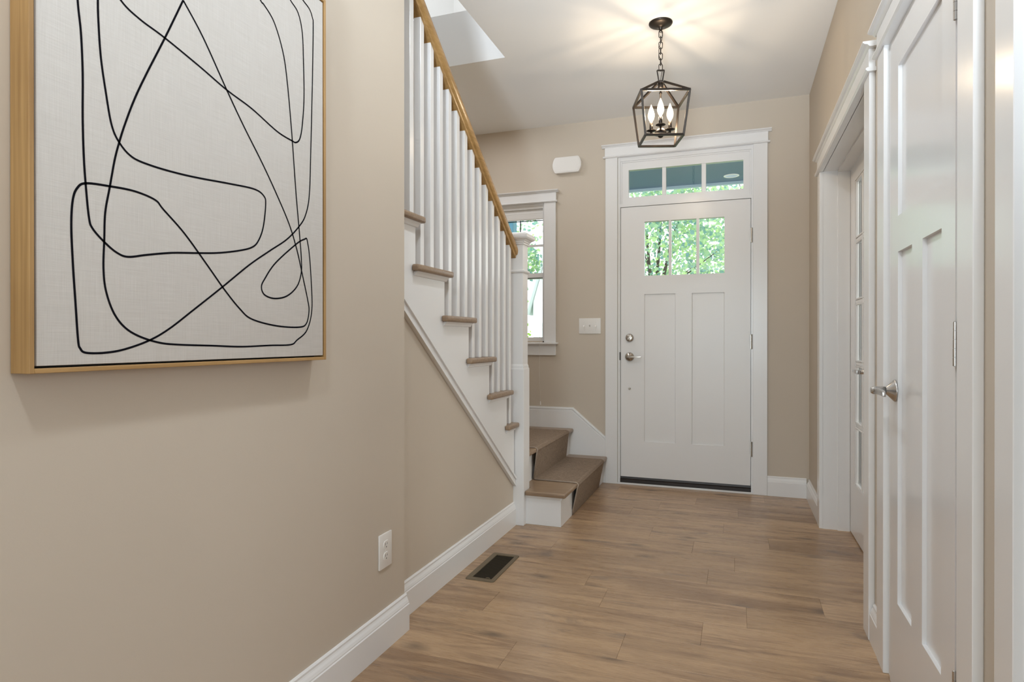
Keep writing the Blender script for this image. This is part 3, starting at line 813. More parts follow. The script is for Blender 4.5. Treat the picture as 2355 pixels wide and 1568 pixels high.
# stringer (saw-tooth board on the open side)
pts = [(YC + 0.0005, 1.245), (3.390, 0.292)]
pts.append((3.390, top_z[1] - 0.0275))
for k in range(1, 7):
    y_ = riser_y[k + 1]
    if y_ < YC + 0.001:
        pts.append((YC + 0.0005, top_z[k] - 0.0275)); break
    pts.append((y_, top_z[k] - 0.0275)); pts.append((y_, top_z[k + 1] - 0.0275))
MB().prism(pts, 'x', -1.248, SX).build('stringer', M_TRIM, stc)
# moulding along the lower edge of the stringer
def slope_strip(name, off0, off1, x0, x1, m=M_TRIM, y_a=YC + 0.0005, y_b=3.3960):
    z_ = lambda y, o: 1.2985 - 0.7470 * (y - YC) + o
    MB().prism([(y_a, z_(y_a, off0)), (y_b, z_(y_b, off0)), (y_b, z_(y_b, off1)), (y_a, z_(y_a, off1))], 'x', x0, x1).build(name, m, stc)
slope_strip('stringer_moulding', -0.052, -0.044, -1.2206, -1.201)
slope_strip('stringer_moulding', -0.044, -0.012, -1.2206, -1.206)
slope_strip('stringer_moulding', -0.012, 0.0, -1.2206, -1.198)
# balusters
bal_base = None
for j in range(0, 15):
    yfar = 3.347 - 0.0880 * j; yn = yfar - 0.031
    if yn < YC + 0.005: break
    k = 1
    while k < 7 and yfar - 0.01 < riser_y[k + 1]: k += 1
    zb = top_z[k]
    zt = lambda y: 1.5957 - SLOPE * (y - 3.347) + 0.006
    m_ = MB(); bx0, bx1 = -1.2465, -1.2150
    vs = [(x, y, z) for x in (bx0, bx1) for y in (yn, yfar) for z in (zb + 0.0003, zt(y))]
    m_.add(vs, [(0, 1, 3, 2), (4, 6, 7, 5), (0, 4, 5, 1), (2, 3, 7, 6), (0, 2, 6, 4), (1, 5, 7, 3)])
    m_.build('baluster', M_TRIM, stc, bevel=0.0012, seg=1)
# handrail: profile sheared along the slope
RX = -1.2265
prof = [(-0.019, 0.0), (0.019, 0.0), (0.021, 0.006), (0.021, 0.014), (0.030, 0.020), (0.0335, 0.032), (0.0345, 0.044), (0.032, 0.058), (0.026, 0.068), (0.015, 0.0745), (0.0, 0.077),
        (-0.015, 0.0745), (-0.026, 0.068), (-0.032, 0.058), (-0.0345, 0.044), (-0.0335, 0.032), (-0.030, 0.020), (-0.021, 0.014), (-0.021, 0.006)]
zr = lambda y: 1.5957 - SLOPE * (y - 3.347)
ya_, yb_ = YC + 0.0005, 3.4035
n = len(prof)
vs = [(RX + p, ya_, zr(ya_) + h) for p, h in prof] + [(RX + p, yb_, zr(yb_) + h) for p, h in prof]
m_ = MB().add(vs, [(i, (i + 1) % n, n + (i + 1) % n, n + i) for i in range(n)], True)
m_.f.append(list(range(n))[::-1]); m_.sm.append(False); m_.f.append([n + i for i in range(n)]); m_.sm.append(False)
rl = m_.build('handrail', M_RAIL, stc)
try: rl.data.set_sharp_from_angle(angle=0.6)
except Exception: pass
# newel post
NX0, NX1, NY0, NY1 = -1.2610, -1.1555, 3.3965, 3.5020
ncx, ncy = (NX0 + NX1) / 2, (NY0 + NY1) / 2
nw = MB().box(NX0, NX1, NY0, NY1, 0, 0.9050).build('newel_post', M_TRIM, stc, bevel=0.0015, seg=1)
def ring(prof, name):
    """square lathe: (half width, z) pairs"""
    vs = []; 
    for h, z in prof: vs += [(ncx - h, ncy - h, z), (ncx + h, ncy - h, z), (ncx + h, ncy + h, z), (ncx - h, ncy + h, z)]
    m = len(prof)
    fs = [(i * 4 + k, i * 4 + (k + 1) % 4, (i + 1) * 4 + (k + 1) % 4, (i + 1) * 4 + k) for i in range(m - 1) for k in range(4)]
    fs += [(3, 2, 1, 0), tuple((m - 1) * 4 + k for k in range(4))]
    return MB().add(vs, fs).build(name, M_TRIM, nw)
hb = (NX1 - NX0) / 2; hs = 0.0445
ring([(hb, 0.905), (hb - 0.001, 0.909), (hb - 0.004, 0.915), (hb - 0.004, 0.918), (hs + 0.004, 0.925), (hs + 0.003, 0.928), (hs, 0.936)], 'base_collar')
ring([(hs, 0.936), (hs, 1.645)], 'newel_shaft')
ring([(hs, 1.466), (hs + 0.006, 1.468), (hs + 0.011, 1.474), (hs + 0.011, 1.480), (hs + 0.004, 1.486), (hs, 1.487)], 'neck_band')
ring([(hs, 1.632), (hs + 0.007, 1.634), (hs + 0.007, 1.641), (hs + 0.012, 1.646), (hs + 0.012, 1.650), (hs + 0.021, 1.660), (hs + 0.030, 1.664), (hs + 0.036, 1.672), (hs + 0.036, 1.684), (hs + 0.030, 1.694), (hs + 0.020, 1.700), (0.02, 1.706), (0.001, 1.707)], 'newel_cap')
# first two steps (towards the hall) and landing
S1, S2 = 0.1995, 0.3985
SYN = 3.4400
MB().box(-1.205, -0.945, SYN, YF - 0.0155, 0.0003, S1 - 0.0275).build('step_base', M_TRIM, stc, bevel=0.001, seg=1)
bt = MB().prism([(-1.215, 3.503), (-1.154, 3.503), (-1.154, 3.410), (-0.911, 3.410), (-0.911, YF - 0.016), (-1.215, YF - 0.016)], 'z', S1 - 0.027, S1).build('tread', M_TREAD, stc, bevel=0.0105, seg=4)
sc = [(0, -0.046), (0.006, -0.044), (0.010, -0.036), (0.020, -0.0275), (0, -0.0275)]
MB().prism([(SYN - d, S1 + h) for d, h in sc], 'x', -1.1545, -0.945).build('scotia', M_TRIM, bt)
MB().prism([(-0.945 + d, S1 + h) for d, h in sc], 'y', SYN - 0.012, 3.68).build('scotia', M_TRIM, bt)
MB().box(XL + 0.002, -1.2055, 3.54, YF - 0.0155, 0.0003, S2 - 0.0275).build('step_base', M_TRIM, stc)
MB().prism([(XL + 0.002, 3.535), (-1.172, 3.535), (-1.172, YF - 0.016), (XL + 0.002, YF - 0.016)], 'z', S2 - 0.027, S2).build('tread', M_TREAD, stc, bevel=0.0105, seg=4)
# skirt board on the front wall with cap moulding
MB().prism([(XL + 0.002, 0.0003), (-0.9255, 0.0003), (-0.9255, 0.315), (-1.184, 0.532), (XL + 0.002, 0.532)], 'y', YF - 0.015, YF - 0.0002).build('skirt_board', M_TRIM, stc)
for (a0, a1, d) in ((0.532, 0.541, 0.011), (0.541, 0.549, 0.014), (0.549, 0.5575, 0.008)):
    s1 = (0.532 - 0.315) / (1.184 - 0.9255)
    o0, o1 = a0 - 0.532, a1 - 0.532
    MB().prism([(XL + 0.002, a0), (-1.184 + o0 * 0.30, a0), (-0.9255, 0.315 + o0 * 1.25), (-0.9255, 0.315 + o1 * 1.25), (-1.184 + o1 * 0.30, a1), (XL + 0.002, a1)], 'y', YF - d, YF - 0.0002).build('skirt_moulding', M_TRIM, stc)

# ------------------------------------------------------------------ stair runner
run_o = empty('stair_runner', 'taupe woven runner covering the two lowest steps and landing', 'carpet')
RY0, RY1 = 3.700, 4.468
t_ = 0.009
path = [(-0.941, 0.002), (-0.9055, 0.176), (-0.9010, 0.190), (-0.9080, 0.2035), (-0.922, 0.2085), (-1.186, 0.2085), (-1.186, 0.2085), (-1.1665, 0.376), (-1.1625, 0.389), (-1.169, 0.4025), (-1.183, 0.4075), (-2.10, 0.4075)]
inner = []
outer = path
mbk = MB()
ins = [(-0.950, 0.002), (-0.915, 0.176), (-0.9103, 0.188), (-0.914, 0.1965), (-0.923, 0.1997), (-1.190, 0.1997), (-1.196, 0.2085), (-1.176, 0.376), (-1.1715, 0.388), (-1.175, 0.3955), (-1.184, 0.3987), (-2.10, 0.3987)]
n = len(path)
vs = [(x, RY0, z) for x, z in path] + [(x, RY1, z) for x, z in path] + [(x, RY0, z) for x, z in ins] + [(x, RY1, z) for x, z in ins]
fs = []
for i in range(n - 1):
    fs += [(i, i + 1, n + i + 1, n + i), (2 * n + i, 3 * n + i, 3 * n + i + 1, 2 * n + i + 1), (i, 2 * n + i, 2 * n + i + 1, i + 1), (n + i, n + i + 1, 3 * n + i + 1, 3 * n + i)]
fs += [(0, n, 3 * n, 2 * n), (n - 1, 2 * n + n - 1, 3 * n + n - 1, n + n - 1)]
mbk.add(vs, fs, False).build('carpet', M_CARPET, run_o)
for yy in (RY0 - 0.0022, RY1 + 0.0022):
    MB().tube([((x + a) / 2, yy, (z + c) / 2) for (x, z), (a, c) in zip(path, ins)], 0.0042, 6).build('edge_binding', M_BIND, run_o)

# ------------------------------------------------------------------ framed line drawing
pic = empty('framed_drawing', 'large framed black line drawing on linen hung on the left wall', 'picture')
PA, PB, PZ0, PZ1 = 0.700, 1.4990, 1.0215, 2.0560
PX0, PX1 = X1 + 0.001, -1.1116
fw = 0.0085
MB().box(PX0, PX1, PA, PA + fw, PZ0, PZ1).build('frame_side', M_FRAMEZ, pic, bevel=0.0008, seg=1)
MB().box(PX0, PX1, PB - fw, PB, PZ0, PZ1).build('frame_side', M_FRAMEZ, pic, bevel=0.0008, seg=1)
MB().box(PX0, PX1, PA + fw, PB - fw, PZ0, PZ0 + fw).build('frame_side', M_FRAMEY, pic, bevel=0.0008, seg=1)
MB().box(PX0, PX1, PA + fw, PB - fw, PZ1 - fw, PZ1).build('frame_side', M_FRAMEY, pic, bevel=0.0008, seg=1)
gp = 0.004
CXF = -1.1135
MB().box(PX0, PX0 + 0.012, PA + fw, PB - fw, PZ0 + fw, PZ1 - fw).build('backing', M_SLOT, pic)
cv = MB().box(PX0 + 0.012, CXF, PA + fw + gp, PB - fw - gp, PZ0 + fw + gp, PZ1 - fw - gp).build('canvas', M_CANVAS, pic, bevel=0.002, seg=2)
# ink lines: (y, z) on the canvas
def CR(pts, step=7):
    out = []
    P = [pts[0]] + pts + [pts[-1]]
    for i in range(1, len(P) - 2):
        p0, p1, p2, p3 = P[i - 1], P[i], P[i + 1], P[i + 2]
        for s_ in range(step):
            t = s_ / step
            out.append(tuple(0.5 * ((2 * p1[k]) + (-p0[k] + p2[k]) * t + (2 * p0[k] - 5 * p1[k] + 4 * p2[k] - p3[k]) * t * t + (-p0[k] + 3 * p1[k] - 3 * p2[k] + p3[k]) * t ** 3) for k in (0, 1)))
    out.append(P[-2]); return out
INK = [[(0.97, 2.0),(0.88, 1.995),(0.82, 1.95),(0.787, 1.87),(0.779, 1.78),(0.7832, 1.6889),(0.789, 1.6333),(0.7921, 1.5625),(0.792, 1.4812),(0.7938, 1.4139),(0.7974, 1.3605),(0.8033, 1.3026),(0.8103, 1.2832),(0.8333, 1.2614),(0.8582, 1.245),(0.8815, 1.2403),(0.9223, 1.2495),(0.981, 1.2612),(1.0518, 1.27),(1.108, 1.278),(1.1687, 1.2914),(1.2092, 1.3048),(1.2303, 1.3232),(1.2475, 1.3601),(1.2563, 1.4181),(1.2502, 1.4388),(1.2177, 1.4488),(1.1379, 1.4434),(1.0519, 1.4352),(0.9873, 1.4314),(0.9281, 1.4315),(0.8897, 1.4369),(0.8635, 1.4565),(0.8474, 1.4857),(0.836, 1.5429),(0.8264, 1.6043),(0.8221, 1.6626),(0.8207, 1.7082),(0.8227, 1.7782),(0.835, 1.86),(0.87, 1.93),(0.93, 1.965),(1.02, 1.975)], [(1.02, 1.975),(0.9, 1.955),(0.82, 1.9),(0.8, 1.84),(0.825, 1.775),(0.8663, 1.7317),(0.9061, 1.7151),(0.9632, 1.7042),(1.0521, 1.6816),(1.1304, 1.6591),(1.2094, 1.6433),(1.297, 1.6161),(1.3542, 1.609),(1.3712, 1.6094),(1.3864, 1.6241),(1.3967, 1.6647),(1.404, 1.7422),(1.4019, 1.837),(1.3968, 1.9164),(1.3794, 1.9622),(1.3494, 1.9804),(1.325, 2.005),(1.25, 2.018),(1.1, 2.01),(0.97, 2.0)], [(1.0095, 1.8054),(0.9644, 1.7047),(0.9226, 1.6154),(0.8951, 1.5528),(0.8739, 1.4943),(0.8625, 1.4571),(0.8533, 1.4211),(0.8433, 1.3666),(0.8344, 1.3177),(0.8324, 1.2659),(0.8308, 1.2143),(0.8352, 1.1726),(0.8505, 1.1311),(0.8735, 1.103),(0.9056, 1.0853),(0.9509, 1.0727),(0.9994, 1.0683),(1.0863, 1.0654),(1.1765, 1.0622),(1.2695, 1.0644),(1.3491, 1.0657),(1.374, 1.0777),(1.4154, 1.1052),(1.4368, 1.1626),(1.4336, 1.2459),(1.4261, 1.3145),(1.4176, 1.3506),(1.4133, 1.3575),(1.407, 1.3552),(1.3741, 1.338),(1.2922, 1.2767),(1.2536, 1.2327),(1.2414, 1.211),(1.2518, 1.1918),(1.2876, 1.1846),(1.3346, 1.1941),(1.3741, 1.2223),(1.3914, 1.2591),(1.3925, 1.2966),(1.3843, 1.37),(1.3721, 1.462),(1.3622, 1.5533),(1.3523, 1.6436),(1.3367, 1.757),(1.3205, 1.8288),(1.2879, 1.8913),(1.2522, 1.9178),(1.2391, 1.9236),(1.205, 1.965),(1.13, 1.985),(1.02, 1.975)], [(1.0095, 1.8054),(1.0623, 1.7496),(1.1267, 1.6634),(1.1808, 1.5944),(1.2433, 1.5213),(1.2969, 1.4522),(1.3444, 1.3833),(1.3741, 1.3212),(1.3945, 1.2628),(1.4207, 1.1826),(1.4239, 1.1551),(1.4133, 1.1237),(1.3842, 1.1129),(1.2968, 1.1144),(1.2092, 1.129),(1.1687, 1.1533),(1.1227, 1.1945),(1.0723, 1.2465),(1.0123, 1.3066),(0.9599, 1.3482),(0.9406, 1.3637),(0.895, 1.3711),(0.8433, 1.3689),(0.7979, 1.3638),(0.7819, 1.3515),(0.7739, 1.3282),(0.7712, 1.2833),(0.7738, 1.2169),(0.7781, 1.1504),(0.783, 1.0788),(0.787, 1.0631),(0.7975, 1.0552),(0.8331, 1.0545),(0.8735, 1.0605),(0.9278, 1.0779),(0.9748, 1.1024),(1.0317, 1.1414),(1.1153, 1.1997),(1.2009, 1.2611),(1.2696, 1.3038),(1.3346, 1.3434),(1.3843, 1.3869),(1.4102, 1.4222),(1.4261, 1.4806),(1.4326, 1.607),(1.4391, 1.783),(1.4435, 1.9521),(1.4402, 1.977),(1.4273, 1.9956),(1.3999, 2.0064),(1.365, 2.024)]]
lm = MB()
hw = 0.0021
ylo, yhi, zlo, zhi = PA + fw + gp + 0.001, PB - fw - gp - 0.001, PZ0 + fw + gp + 0.001, PZ1 - fw - gp - 0.001
for ln in INK:
    pts = [p for p in CR(ln) if ylo < p[0] < yhi and zlo < p[1] < zhi]
    vs = []; m = len(pts)
    for i, p in enumerate(pts):
        q0, q1 = pts[max(i - 1, 0)], pts[min(i + 1, m - 1)]
        d = Vector((q1[0] - q0[0], q1[1] - q0[1]))
        if d.length < 1e-9: d = Vector((1, 0))
        d.normalize(); nx, nz = -d.y * hw, d.x * hw
        for s_, xx in ((1, CXF + 0.0004), (-1, CXF + 0.0004)): vs.append((xx, p[0] + s_ * nx, p[1] + s_ * nz))
    lm.add(vs, [(2 * i, 2 * i + 1, 2 * i + 3, 2 * i + 2) for i in range(m - 1)])
lm.build('ink_line', M_CANVAS_LINE, pic)

# ------------------------------------------------------------------ pendant lantern
pd = empty('pendant_lantern', 'dark bronze open cage pendant lantern with three glowing candle bulbs', 'pendant light')
px, py = -0.3733, 3.3320
MB().lathe([(0.0610, 2.743), (0.0615, 2.7395), (0.0590, 2.735), (0.048, 2.729), (0.030, 2.7235), (0.013, 2.720), (0.010, 2.716), (0.010, 2.708), (0.006, 2.704), (0.001, 2.703)], 36, (px, py, 0)).build('canopy', M_BRONZE, pd)
ch = MB().tube([(px + 0.006 * math.cos(a), py, 2.7005 + 0.007 * math.sin(a)) for a in [2 * PI * i / 12 for i in range(12)]], 0.0017, 6, closed=True).build('chain', M_BRONZE, pd)
zt_, zb_ = 2.698, 2.4945
nl = 7; pitch = (zt_ - zb_) / nl; ll = pitch * 1.28; lw = 0.0095
for i in range(nl):
    zc = zt_ - pitch * (i + 0.5); loop = []
    for k in range(16):
        a = 2 * PI * k / 16; u = lw * math.cos(a); w = (ll / 2 - lw) * (1 if math.sin(a) >= 0 else -1) + lw * math.sin(a)
        ang = 0.25 if i % 2 == 0 else 0.25 + PI / 2
        loop.append((px + u * math.cos(ang), py + u * math.sin(ang), zc + w))
    MB().tube(loop, 0.0021, 6, closed=True).build('chain_link', M_BRONZE, ch)
cw = [(px + 0.004, py, 2.705)]
for i in range(1, 10):
    t = i / 10; cw.append((px + 0.010 * math.sin(t * 9.4 + 0.6), py + 0.006 * math.cos(t * 9.4), 2.705 - t * (2.705 - 2.44)))
cw.append((px, py, 2.437))
MB().tube(cw, 0.0016, 6).build('wire', M_BRONZE, pd)
ca_ = 0.30
UC = [(-0.4506, 3.1817), (-0.2175, 3.2539), (-0.2935, 3.4880), (-0.5240, 3.4100)]
# square the two rings about the pendant axis
def sq(side, ang, z):
    h = side / math.sqrt(2)
    return [(px + h * math.cos(ang + PI / 4 + k * PI / 2), py + h * math.sin(ang + PI / 4 + k * PI / 2), z) for k in range(4)]
ANG = 0.318
up_, lo_ = sq(0.244, ANG, 2.345), sq(0.193, ANG, 2.1256)
apx = sq(0.030, ANG, 2.4290)
bl = MB()
# trapezoid bail
d_ = Vector((math.cos(0.28), math.sin(0.28), 0))
P_ = Vector((px, py, 0))
ba = [P_ - d_ * 0.0185 + Vector((0, 0, 2.4940)), P_ + d_ * 0.0185 + Vector((0, 0, 2.4940)), P_ + d_ * 0.0095 + Vector((0, 0, 2.4385)), P_ - d_ * 0.0095 + Vector((0, 0, 2.4385))]
for i in range(4): bl.bar(ba[i], ba[(i + 1) % 4], 0.0064)
bl.build('bail', M_BRONZE, pd)
cg = MB().box(px - 0.0150, px + 0.0150, py - 0.0150, py + 0.0150, 2.4255, 2.4370).build('cage', M_BRONZE, pd, bevel=0.001)
bw = 0.0112
for k in range(4):
    for a_, b_ in ((up_[k], up_[(k + 1) % 4]), (lo_[k], lo_[(k + 1) % 4]), (up_[k], lo_[k]), (apx[k], up_[k])):
        MB().bar(a_, b_, bw).build('cage_bar', M_BRONZE, cg, bevel=0.0006, seg=1)
    MB().box(up_[k][0] - 0.0046, up_[k][0] + 0.0046, up_[k][1] - 0.0046, up_[k][1] + 0.0046, 2.3404, 2.3496).build('cage_corner', M_BRONZE, cg)
    MB().box(lo_[k][0] - 0.0046, lo_[k][0] + 0.0046, lo_[k][1] - 0.0046, lo_[k][1] + 0.0046, 2.1210, 2.1302).build('cage_corner', M_BRONZE, cg)
# stem, hub
MB().lathe([(0.0145, 2.4255), (0.0145, 2.4020), (0.012, 2.3990), (0.0050, 2.3960), (0.0050, 2.378), (0.0075, 2.377), (0.0075, 2.371), (0.0050, 2.370), (0.0038, 2.30), (0.0038, 2.196), (0.008, 2.190), (0.020, 2.184), (0.030, 2.172), (0.033, 2.160), (0.033, 2.156), (0.016, 2.151), (0.012, 2.144), (0.006, 2.140), (0.001, 2.139)], 24, (px, py, 0)).build('stem', M_BRONZE, pd)
RADB = 0.056
for k in range(3):
    a = -1.459 + 2 * PI * k / 3
    bx_, by_ = px + RADB * math.cos(a), py + RADB * math.sin(a)
    arm = []
    for i in range(7):
        t = i / 6; r = 0.016 + (RADB - 0.016) * t
        arm.append((px + r * math.cos(a), py + r * math.sin(a), 2.166 - 0.006 * math.sin(t * PI) + 0.014 * t))
    am = MB().tube(arm, 0.0034, 8).build('candle_arm', M_BRONZE, pd)
    MB().lathe([(0.005, 2.172), (0.006, 2.183), (0.020, 2.1855), (0.0255, 2.1885), (0.0255, 2.1900), (0.014, 2.1892), (0.001, 2.1892)], 24, (bx_, by_, 0)).build('drip_pan', M_BRONZE, am)
    MB().lathe([(0.0092, 2.1895), (0.0092, 2.2310), (0.006, 2.2318), (0.001, 2.2318)], 18, (bx_, by_, 0)).build('candle_sleeve', M_BRONZE, am)
    b0 = 2.2320
    MB().lathe([(0.0062, b0), (0.0065, b0 + 0.006), (0.0135, b0 + 0.018), (0.0175, b0 + 0.032), (0.0175, b0 + 0.044), (0.0140, b0 + 0.060), (0.0085, b0 + 0.076), (0.0035, b0 + 0.088), (0.0008, b0 + 0.096)], 20, (bx_, by_, 0)).build('bulb', M_BULB, am)
    MB().lathe([(0.0015, b0 + 0.016), (0.0040, b0 + 0.022), (0.0045, b0 + 0.045), (0.0025, b0 + 0.058), (0.0008, b0 + 0.062)], 10, (bx_, by_, 0)).build('filament', M_FILAMENT, am)
    ld = bpy.data.lights.new('bulb_light', 'POINT'); ld.energy = 6.8; ld.color = (1.0, 0.78, 0.54); ld.shadow_soft_size = 0.0125
    lo = bpy.data.objects.new('bulb_light', ld); lo.location = (bx_, by_, b0 + 0.040); C.objects.link(lo)

# ------------------------------------------------------------------ wall fittings
# door chime
cx0, cx1, cz0, cz1 = -1.3330, -1.1065, 2.3575, 2.4800
n = 10; poly = []
def rr_poly(x0, x1, z0, z1, bulge, r):
    p = []
    hh = (z1 - z0) / 2 - r * 0.6; zc = (z0 + z1) / 2
    p.append((x0 + bulge + r, z1)); p.append((x1 - bulge - r, z1))
    for i in range(13):
        t = 1 - 2 * i / 12; p.append((x1 - bulge * t * t, zc + hh * t))
    p.append((x1 - bulge - r, z0)); p.append((x0 + bulge + r, z0))
    for i in range(13):
        t = -1 + 2 * i / 12; p.append((x0 + bulge * t * t, zc + hh * t))
    return p
chm = MB().prism(rr_poly(cx0, cx1, cz0, cz1, 0.018, 0.008), 'y', YF - 0.042, YF - 0.0003).build('door_chime', M_PLASTIC, bevel=0.006, seg=3, angle=0.7)
tag(chm, 'white rounded door chime box high on the front wall', 'door chime')
MB().prism(rr_poly(cx0 + 0.009, cx1 - 0.009, cz0 + 0.009, cz1 - 0.009, 0.016, 0.008), 'y', YF - 0.0440, YF - 0.0418).build('face_plate', M_PLASTIC, chm, bevel=0.001, seg=1)
# three-gang switch
sw = empty('light_switch', 'white three gang toggle switch plate left of the entry door', 'light switch')
sx0, sx1, sz0, sz1 = -1.1309, -0.9622, 1.1230, 1.2420
MB().prism([(sx0, sz0), (sx1, sz0), (sx1, sz1), (sx0, sz1)], 'y', YF - 0.0065, YF - 0.0002).build('plate', M_PLASTIC, sw, bevel=0.003, seg=2)
for i in range(3):
    xc = (sx0 + sx1) / 2 + (i - 1) * 0.0460; zc = (sz0 + sz1) / 2
    MB().box(xc - 0.0055, xc + 0.0055, YF - 0.0072, YF - 0.0062, zc - 0.0125, zc + 0.0125).build('toggle_slot', M_PLASTIC, sw)
    sgn = -1 if i != 1 else 1
    m_ = MB(); w_ = 0.0042
    m_.add([(xc - w_, YF - 0.007, zc - 0.006), (xc + w_, YF - 0.007, zc - 0.006), (xc + w_, YF - 0.007, zc + 0.006), (xc - w_, YF - 0.007, zc + 0.006),
            (xc - w_, YF - 0.020, zc + sgn * 0.010 - 0.003), (xc + w_, YF - 0.020, zc + sgn * 0.010 - 0.003), (xc + w_, YF - 0.020, zc + sgn * 0.010 + 0.003), (xc - w_, YF - 0.020, zc + sgn * 0.010 + 0.003)],
           [(0, 1, 2, 3), (4, 5, 6, 7), (0, 1, 5, 4), (1, 2, 6, 5), (2, 3, 7, 6), (3, 0, 4, 7)])
    m_.build('toggle', M_PLASTIC, sw)
    for dz in (-0.0302, 0.0302):
        MB().lathe([(0.0032, 0.0003), (0.0032, -0.0008), (0.0022, -0.0013), (0.0005, -0.0013)], 12, (xc, YF - 0.0064, zc + dz), 'y').build('screw', M_PLASTIC, sw)
# duplex outlet on the near left wall
ol = empty('wall_outlet', 'white duplex outlet low on the left wall near its end', 'outlet')
oy0, oy1, oz0, oz1 = 1.8505, 1.9320, 0.2805, 0.4015
MB().box(X1 + 0.0002, X1 + 0.0065, oy0, oy1, oz0, oz1).build('plate', M_PLASTIC, ol, bevel=0.003, seg=2)
oyc = (oy0 + oy1) / 2
for zc in (0.3610, 0.3210):
    poly = []
    for i in range(24):
        a = 2 * PI * i / 24; poly.append((oyc + 0.0172 * math.cos(a), zc + max(-0.0142, min(0.0142, 0.0172 * math.sin(a)))))
    rc = MB().prism(poly, 'x', X1 + 0.0055, X1 + 0.0085).build('receptacle', M_PLASTIC, ol, bevel=0.0006, seg=1, angle=1.0)
    MB().box(X1 + 0.0080, X1 + 0.0088, oyc - 0.0072, oyc - 0.0052, zc - 0.0012, zc + 0.0075).build('slot', M_SLOT, rc)
    MB().box(X1 + 0.0080, X1 + 0.0088, oyc + 0.0052, oyc + 0.0070, zc - 0.0002, zc + 0.0070).build('slot', M_SLOT, rc)
    MB().lathe([(0.0024, 0.0080), (0.0024, 0.0088), (0.0005, 0.0088)], 12, (X1, oyc, zc - 0.0075), 'x').build('slot', M_SLOT, rc)
MB().lathe([(0.0030, 0.0062), (0.0030, 0.0072), (0.0006, 0.0075)], 12, (X1, oyc, 0.341), 'x').build('screw', M_PLASTIC, ol)
# floor register
vr = empty('floor_register', 'brown metal floor vent register beside the stair baseboard', 'vent')
vx0, vx1, vy0, vy1 = -1.1495, -1.0115, 2.5535, 2.9110
ix0, ix1, iy0, iy1 = -1.1235, -1.0310, 2.5800, 2.8880
fr_ = MB(); zf = 0.0042
fr_.box(vx0, ix0, vy0, vy1, 0.0003, zf); fr_.box(ix1, vx1, vy0, vy1, 0.0003, zf); fr_.box(ix0, ix1, vy0, iy0, 0.0003, zf); fr_.box(ix0, ix1, iy1, vy1, 0.0003, zf)
bm_poly = []
def rrect(x0, x1, y0, y1, r, k=5):
    p = []
    for cx, cy, a0 in ((x1 - r, y1 - r, 0), (x0 + r, y1 - r, PI / 2), (x0 + r, y0 + r, PI), (x1 - r, y0 + r, 1.5 * PI)):
        for i in range(k + 1): a = a0 + (PI / 2) * i / k; p.append((cx + r * math.cos(a), cy + r * math.sin(a)))
    return p
def ring_plate(outer, inner, z0, z1, zi):
    n = len(outer); vs = [(x, y, z0) for x, y in outer] + [(x, y, z1) for x, y in [(o[0] * 0.97 + i[0] * 0.03, o[1] * 0.97 + i[1] * 0.03) for o, i in zip(outer, inner)]] + [(x, y, zi) for x, y in inner] + [(x, y, z0) for x, y in inner]
    fs = []
    for i in range(n):
        j = (i + 1) % n
        for q in range(3): fs.append((q * n + i, q * n + j, (q + 1) * n + j, (q + 1) * n + i))
        fs.append((3 * n + i, 3 * n + j, j, i))
    return MB().add(vs, fs)
ring_plate(rrect(vx0, vx1, vy0, vy1, 0.011), rrect(ix0, ix1, iy0, iy1, 0.002), 0.0003, zf, zf - 0.0006).build('register_frame', M_VENT, vr)
MB().box(ix0, ix1, iy0, iy1, 0.00015, 0.0006).build('duct', M_VENTIN, vr)
ns = 22
for i in range(ns):
    yc = iy0 + (i + 0.5) * (iy1 - iy0) / ns
    m_ = MB(); m_.add([(x, yc + dy, z) for x in (ix0, ix1) for dy, z in ((-0.0042, 0.0034), (-0.0030, 0.0038), (0.0034, 0.0012), (0.0022, 0.0008))],
                      [(0, 1, 2, 3), (4, 5, 6, 7), (0, 1, 5, 4), (1, 2, 6, 5), (2, 3, 7, 6), (3, 0, 4, 7)])
    m_.build('louver', M_VENT, vr)
MB().tube([(-1.060, 2.584, 0.0040), (-1.052, 2.588, 0.0055), (-1.044, 2.586, 0.0055), (-1.040, 2.582, 0.0045)], 0.0020, 8).build('damper_lever', M_VENT, vr)

# ------------------------------------------------------------------ outdoors: porch, garden, neighbour house
structure('porch_floor', MB().box(-4.2, 3.2, YF + 0.152, 7.05, -0.22, -0.02), M_PORCHFLOOR, 'grey porch floor outside the entry door', 'porch')
structure('porch_ceiling', MB().box(-2.70, 3.2, YF + 0.152, 6.99, 2.75, 2.85), M_PORCHCEIL, 'blue painted porch ceiling seen through the transom', 'porch')
structure('porch_beam', MB().box(-2.70, 3.2, 6.95, 6.992, 2.722, 3.05), M_PORCHBEAM, 'pale blue porch beam at the edge of the porch ceiling', 'porch')
for x, lab in ((-2.575, 'teal porch post seen left through the side window'), (2.9, 'teal porch post hidden behind the right part of the front wall')):
    p_ = empty('porch_post', lab, 'post')
    MB().box(x - 0.07, x + 0.07, 6.97, 7.11, 0.12, 2.60).build('shaft', M_TEAL, p_, bevel=0.003, seg=1)
    MB().box(x - 0.10, x + 0.10, 6.94, 7.14, -0.02, 0.12).build('base_block', M_TEAL, p_, bevel=0.003, seg=1)
    MB().box(x - 0.10, x + 0.10, 6.94, 7.14, 2.60, 2.704).build('capital', M_TEAL, p_, bevel=0.003, seg=1)
pl = empty('porch_light', 'small round recessed light in the blue porch ceiling', 'ceiling light')
MB().lathe([(0.075, 2.7498), (0.075, 2.744), (0.062, 2.742), (0.060, 2.7498)], 28, (-0.045, 6.70, 0)).build('trim_ring', M_PLASTIC, pl)
MB().lathe([(0.060, 2.7498), (0.060, 2.7475), (0.001, 2.7470)], 28, (-0.045, 6.70, 0)).build('lens', M_PORCHLAMP, pl)
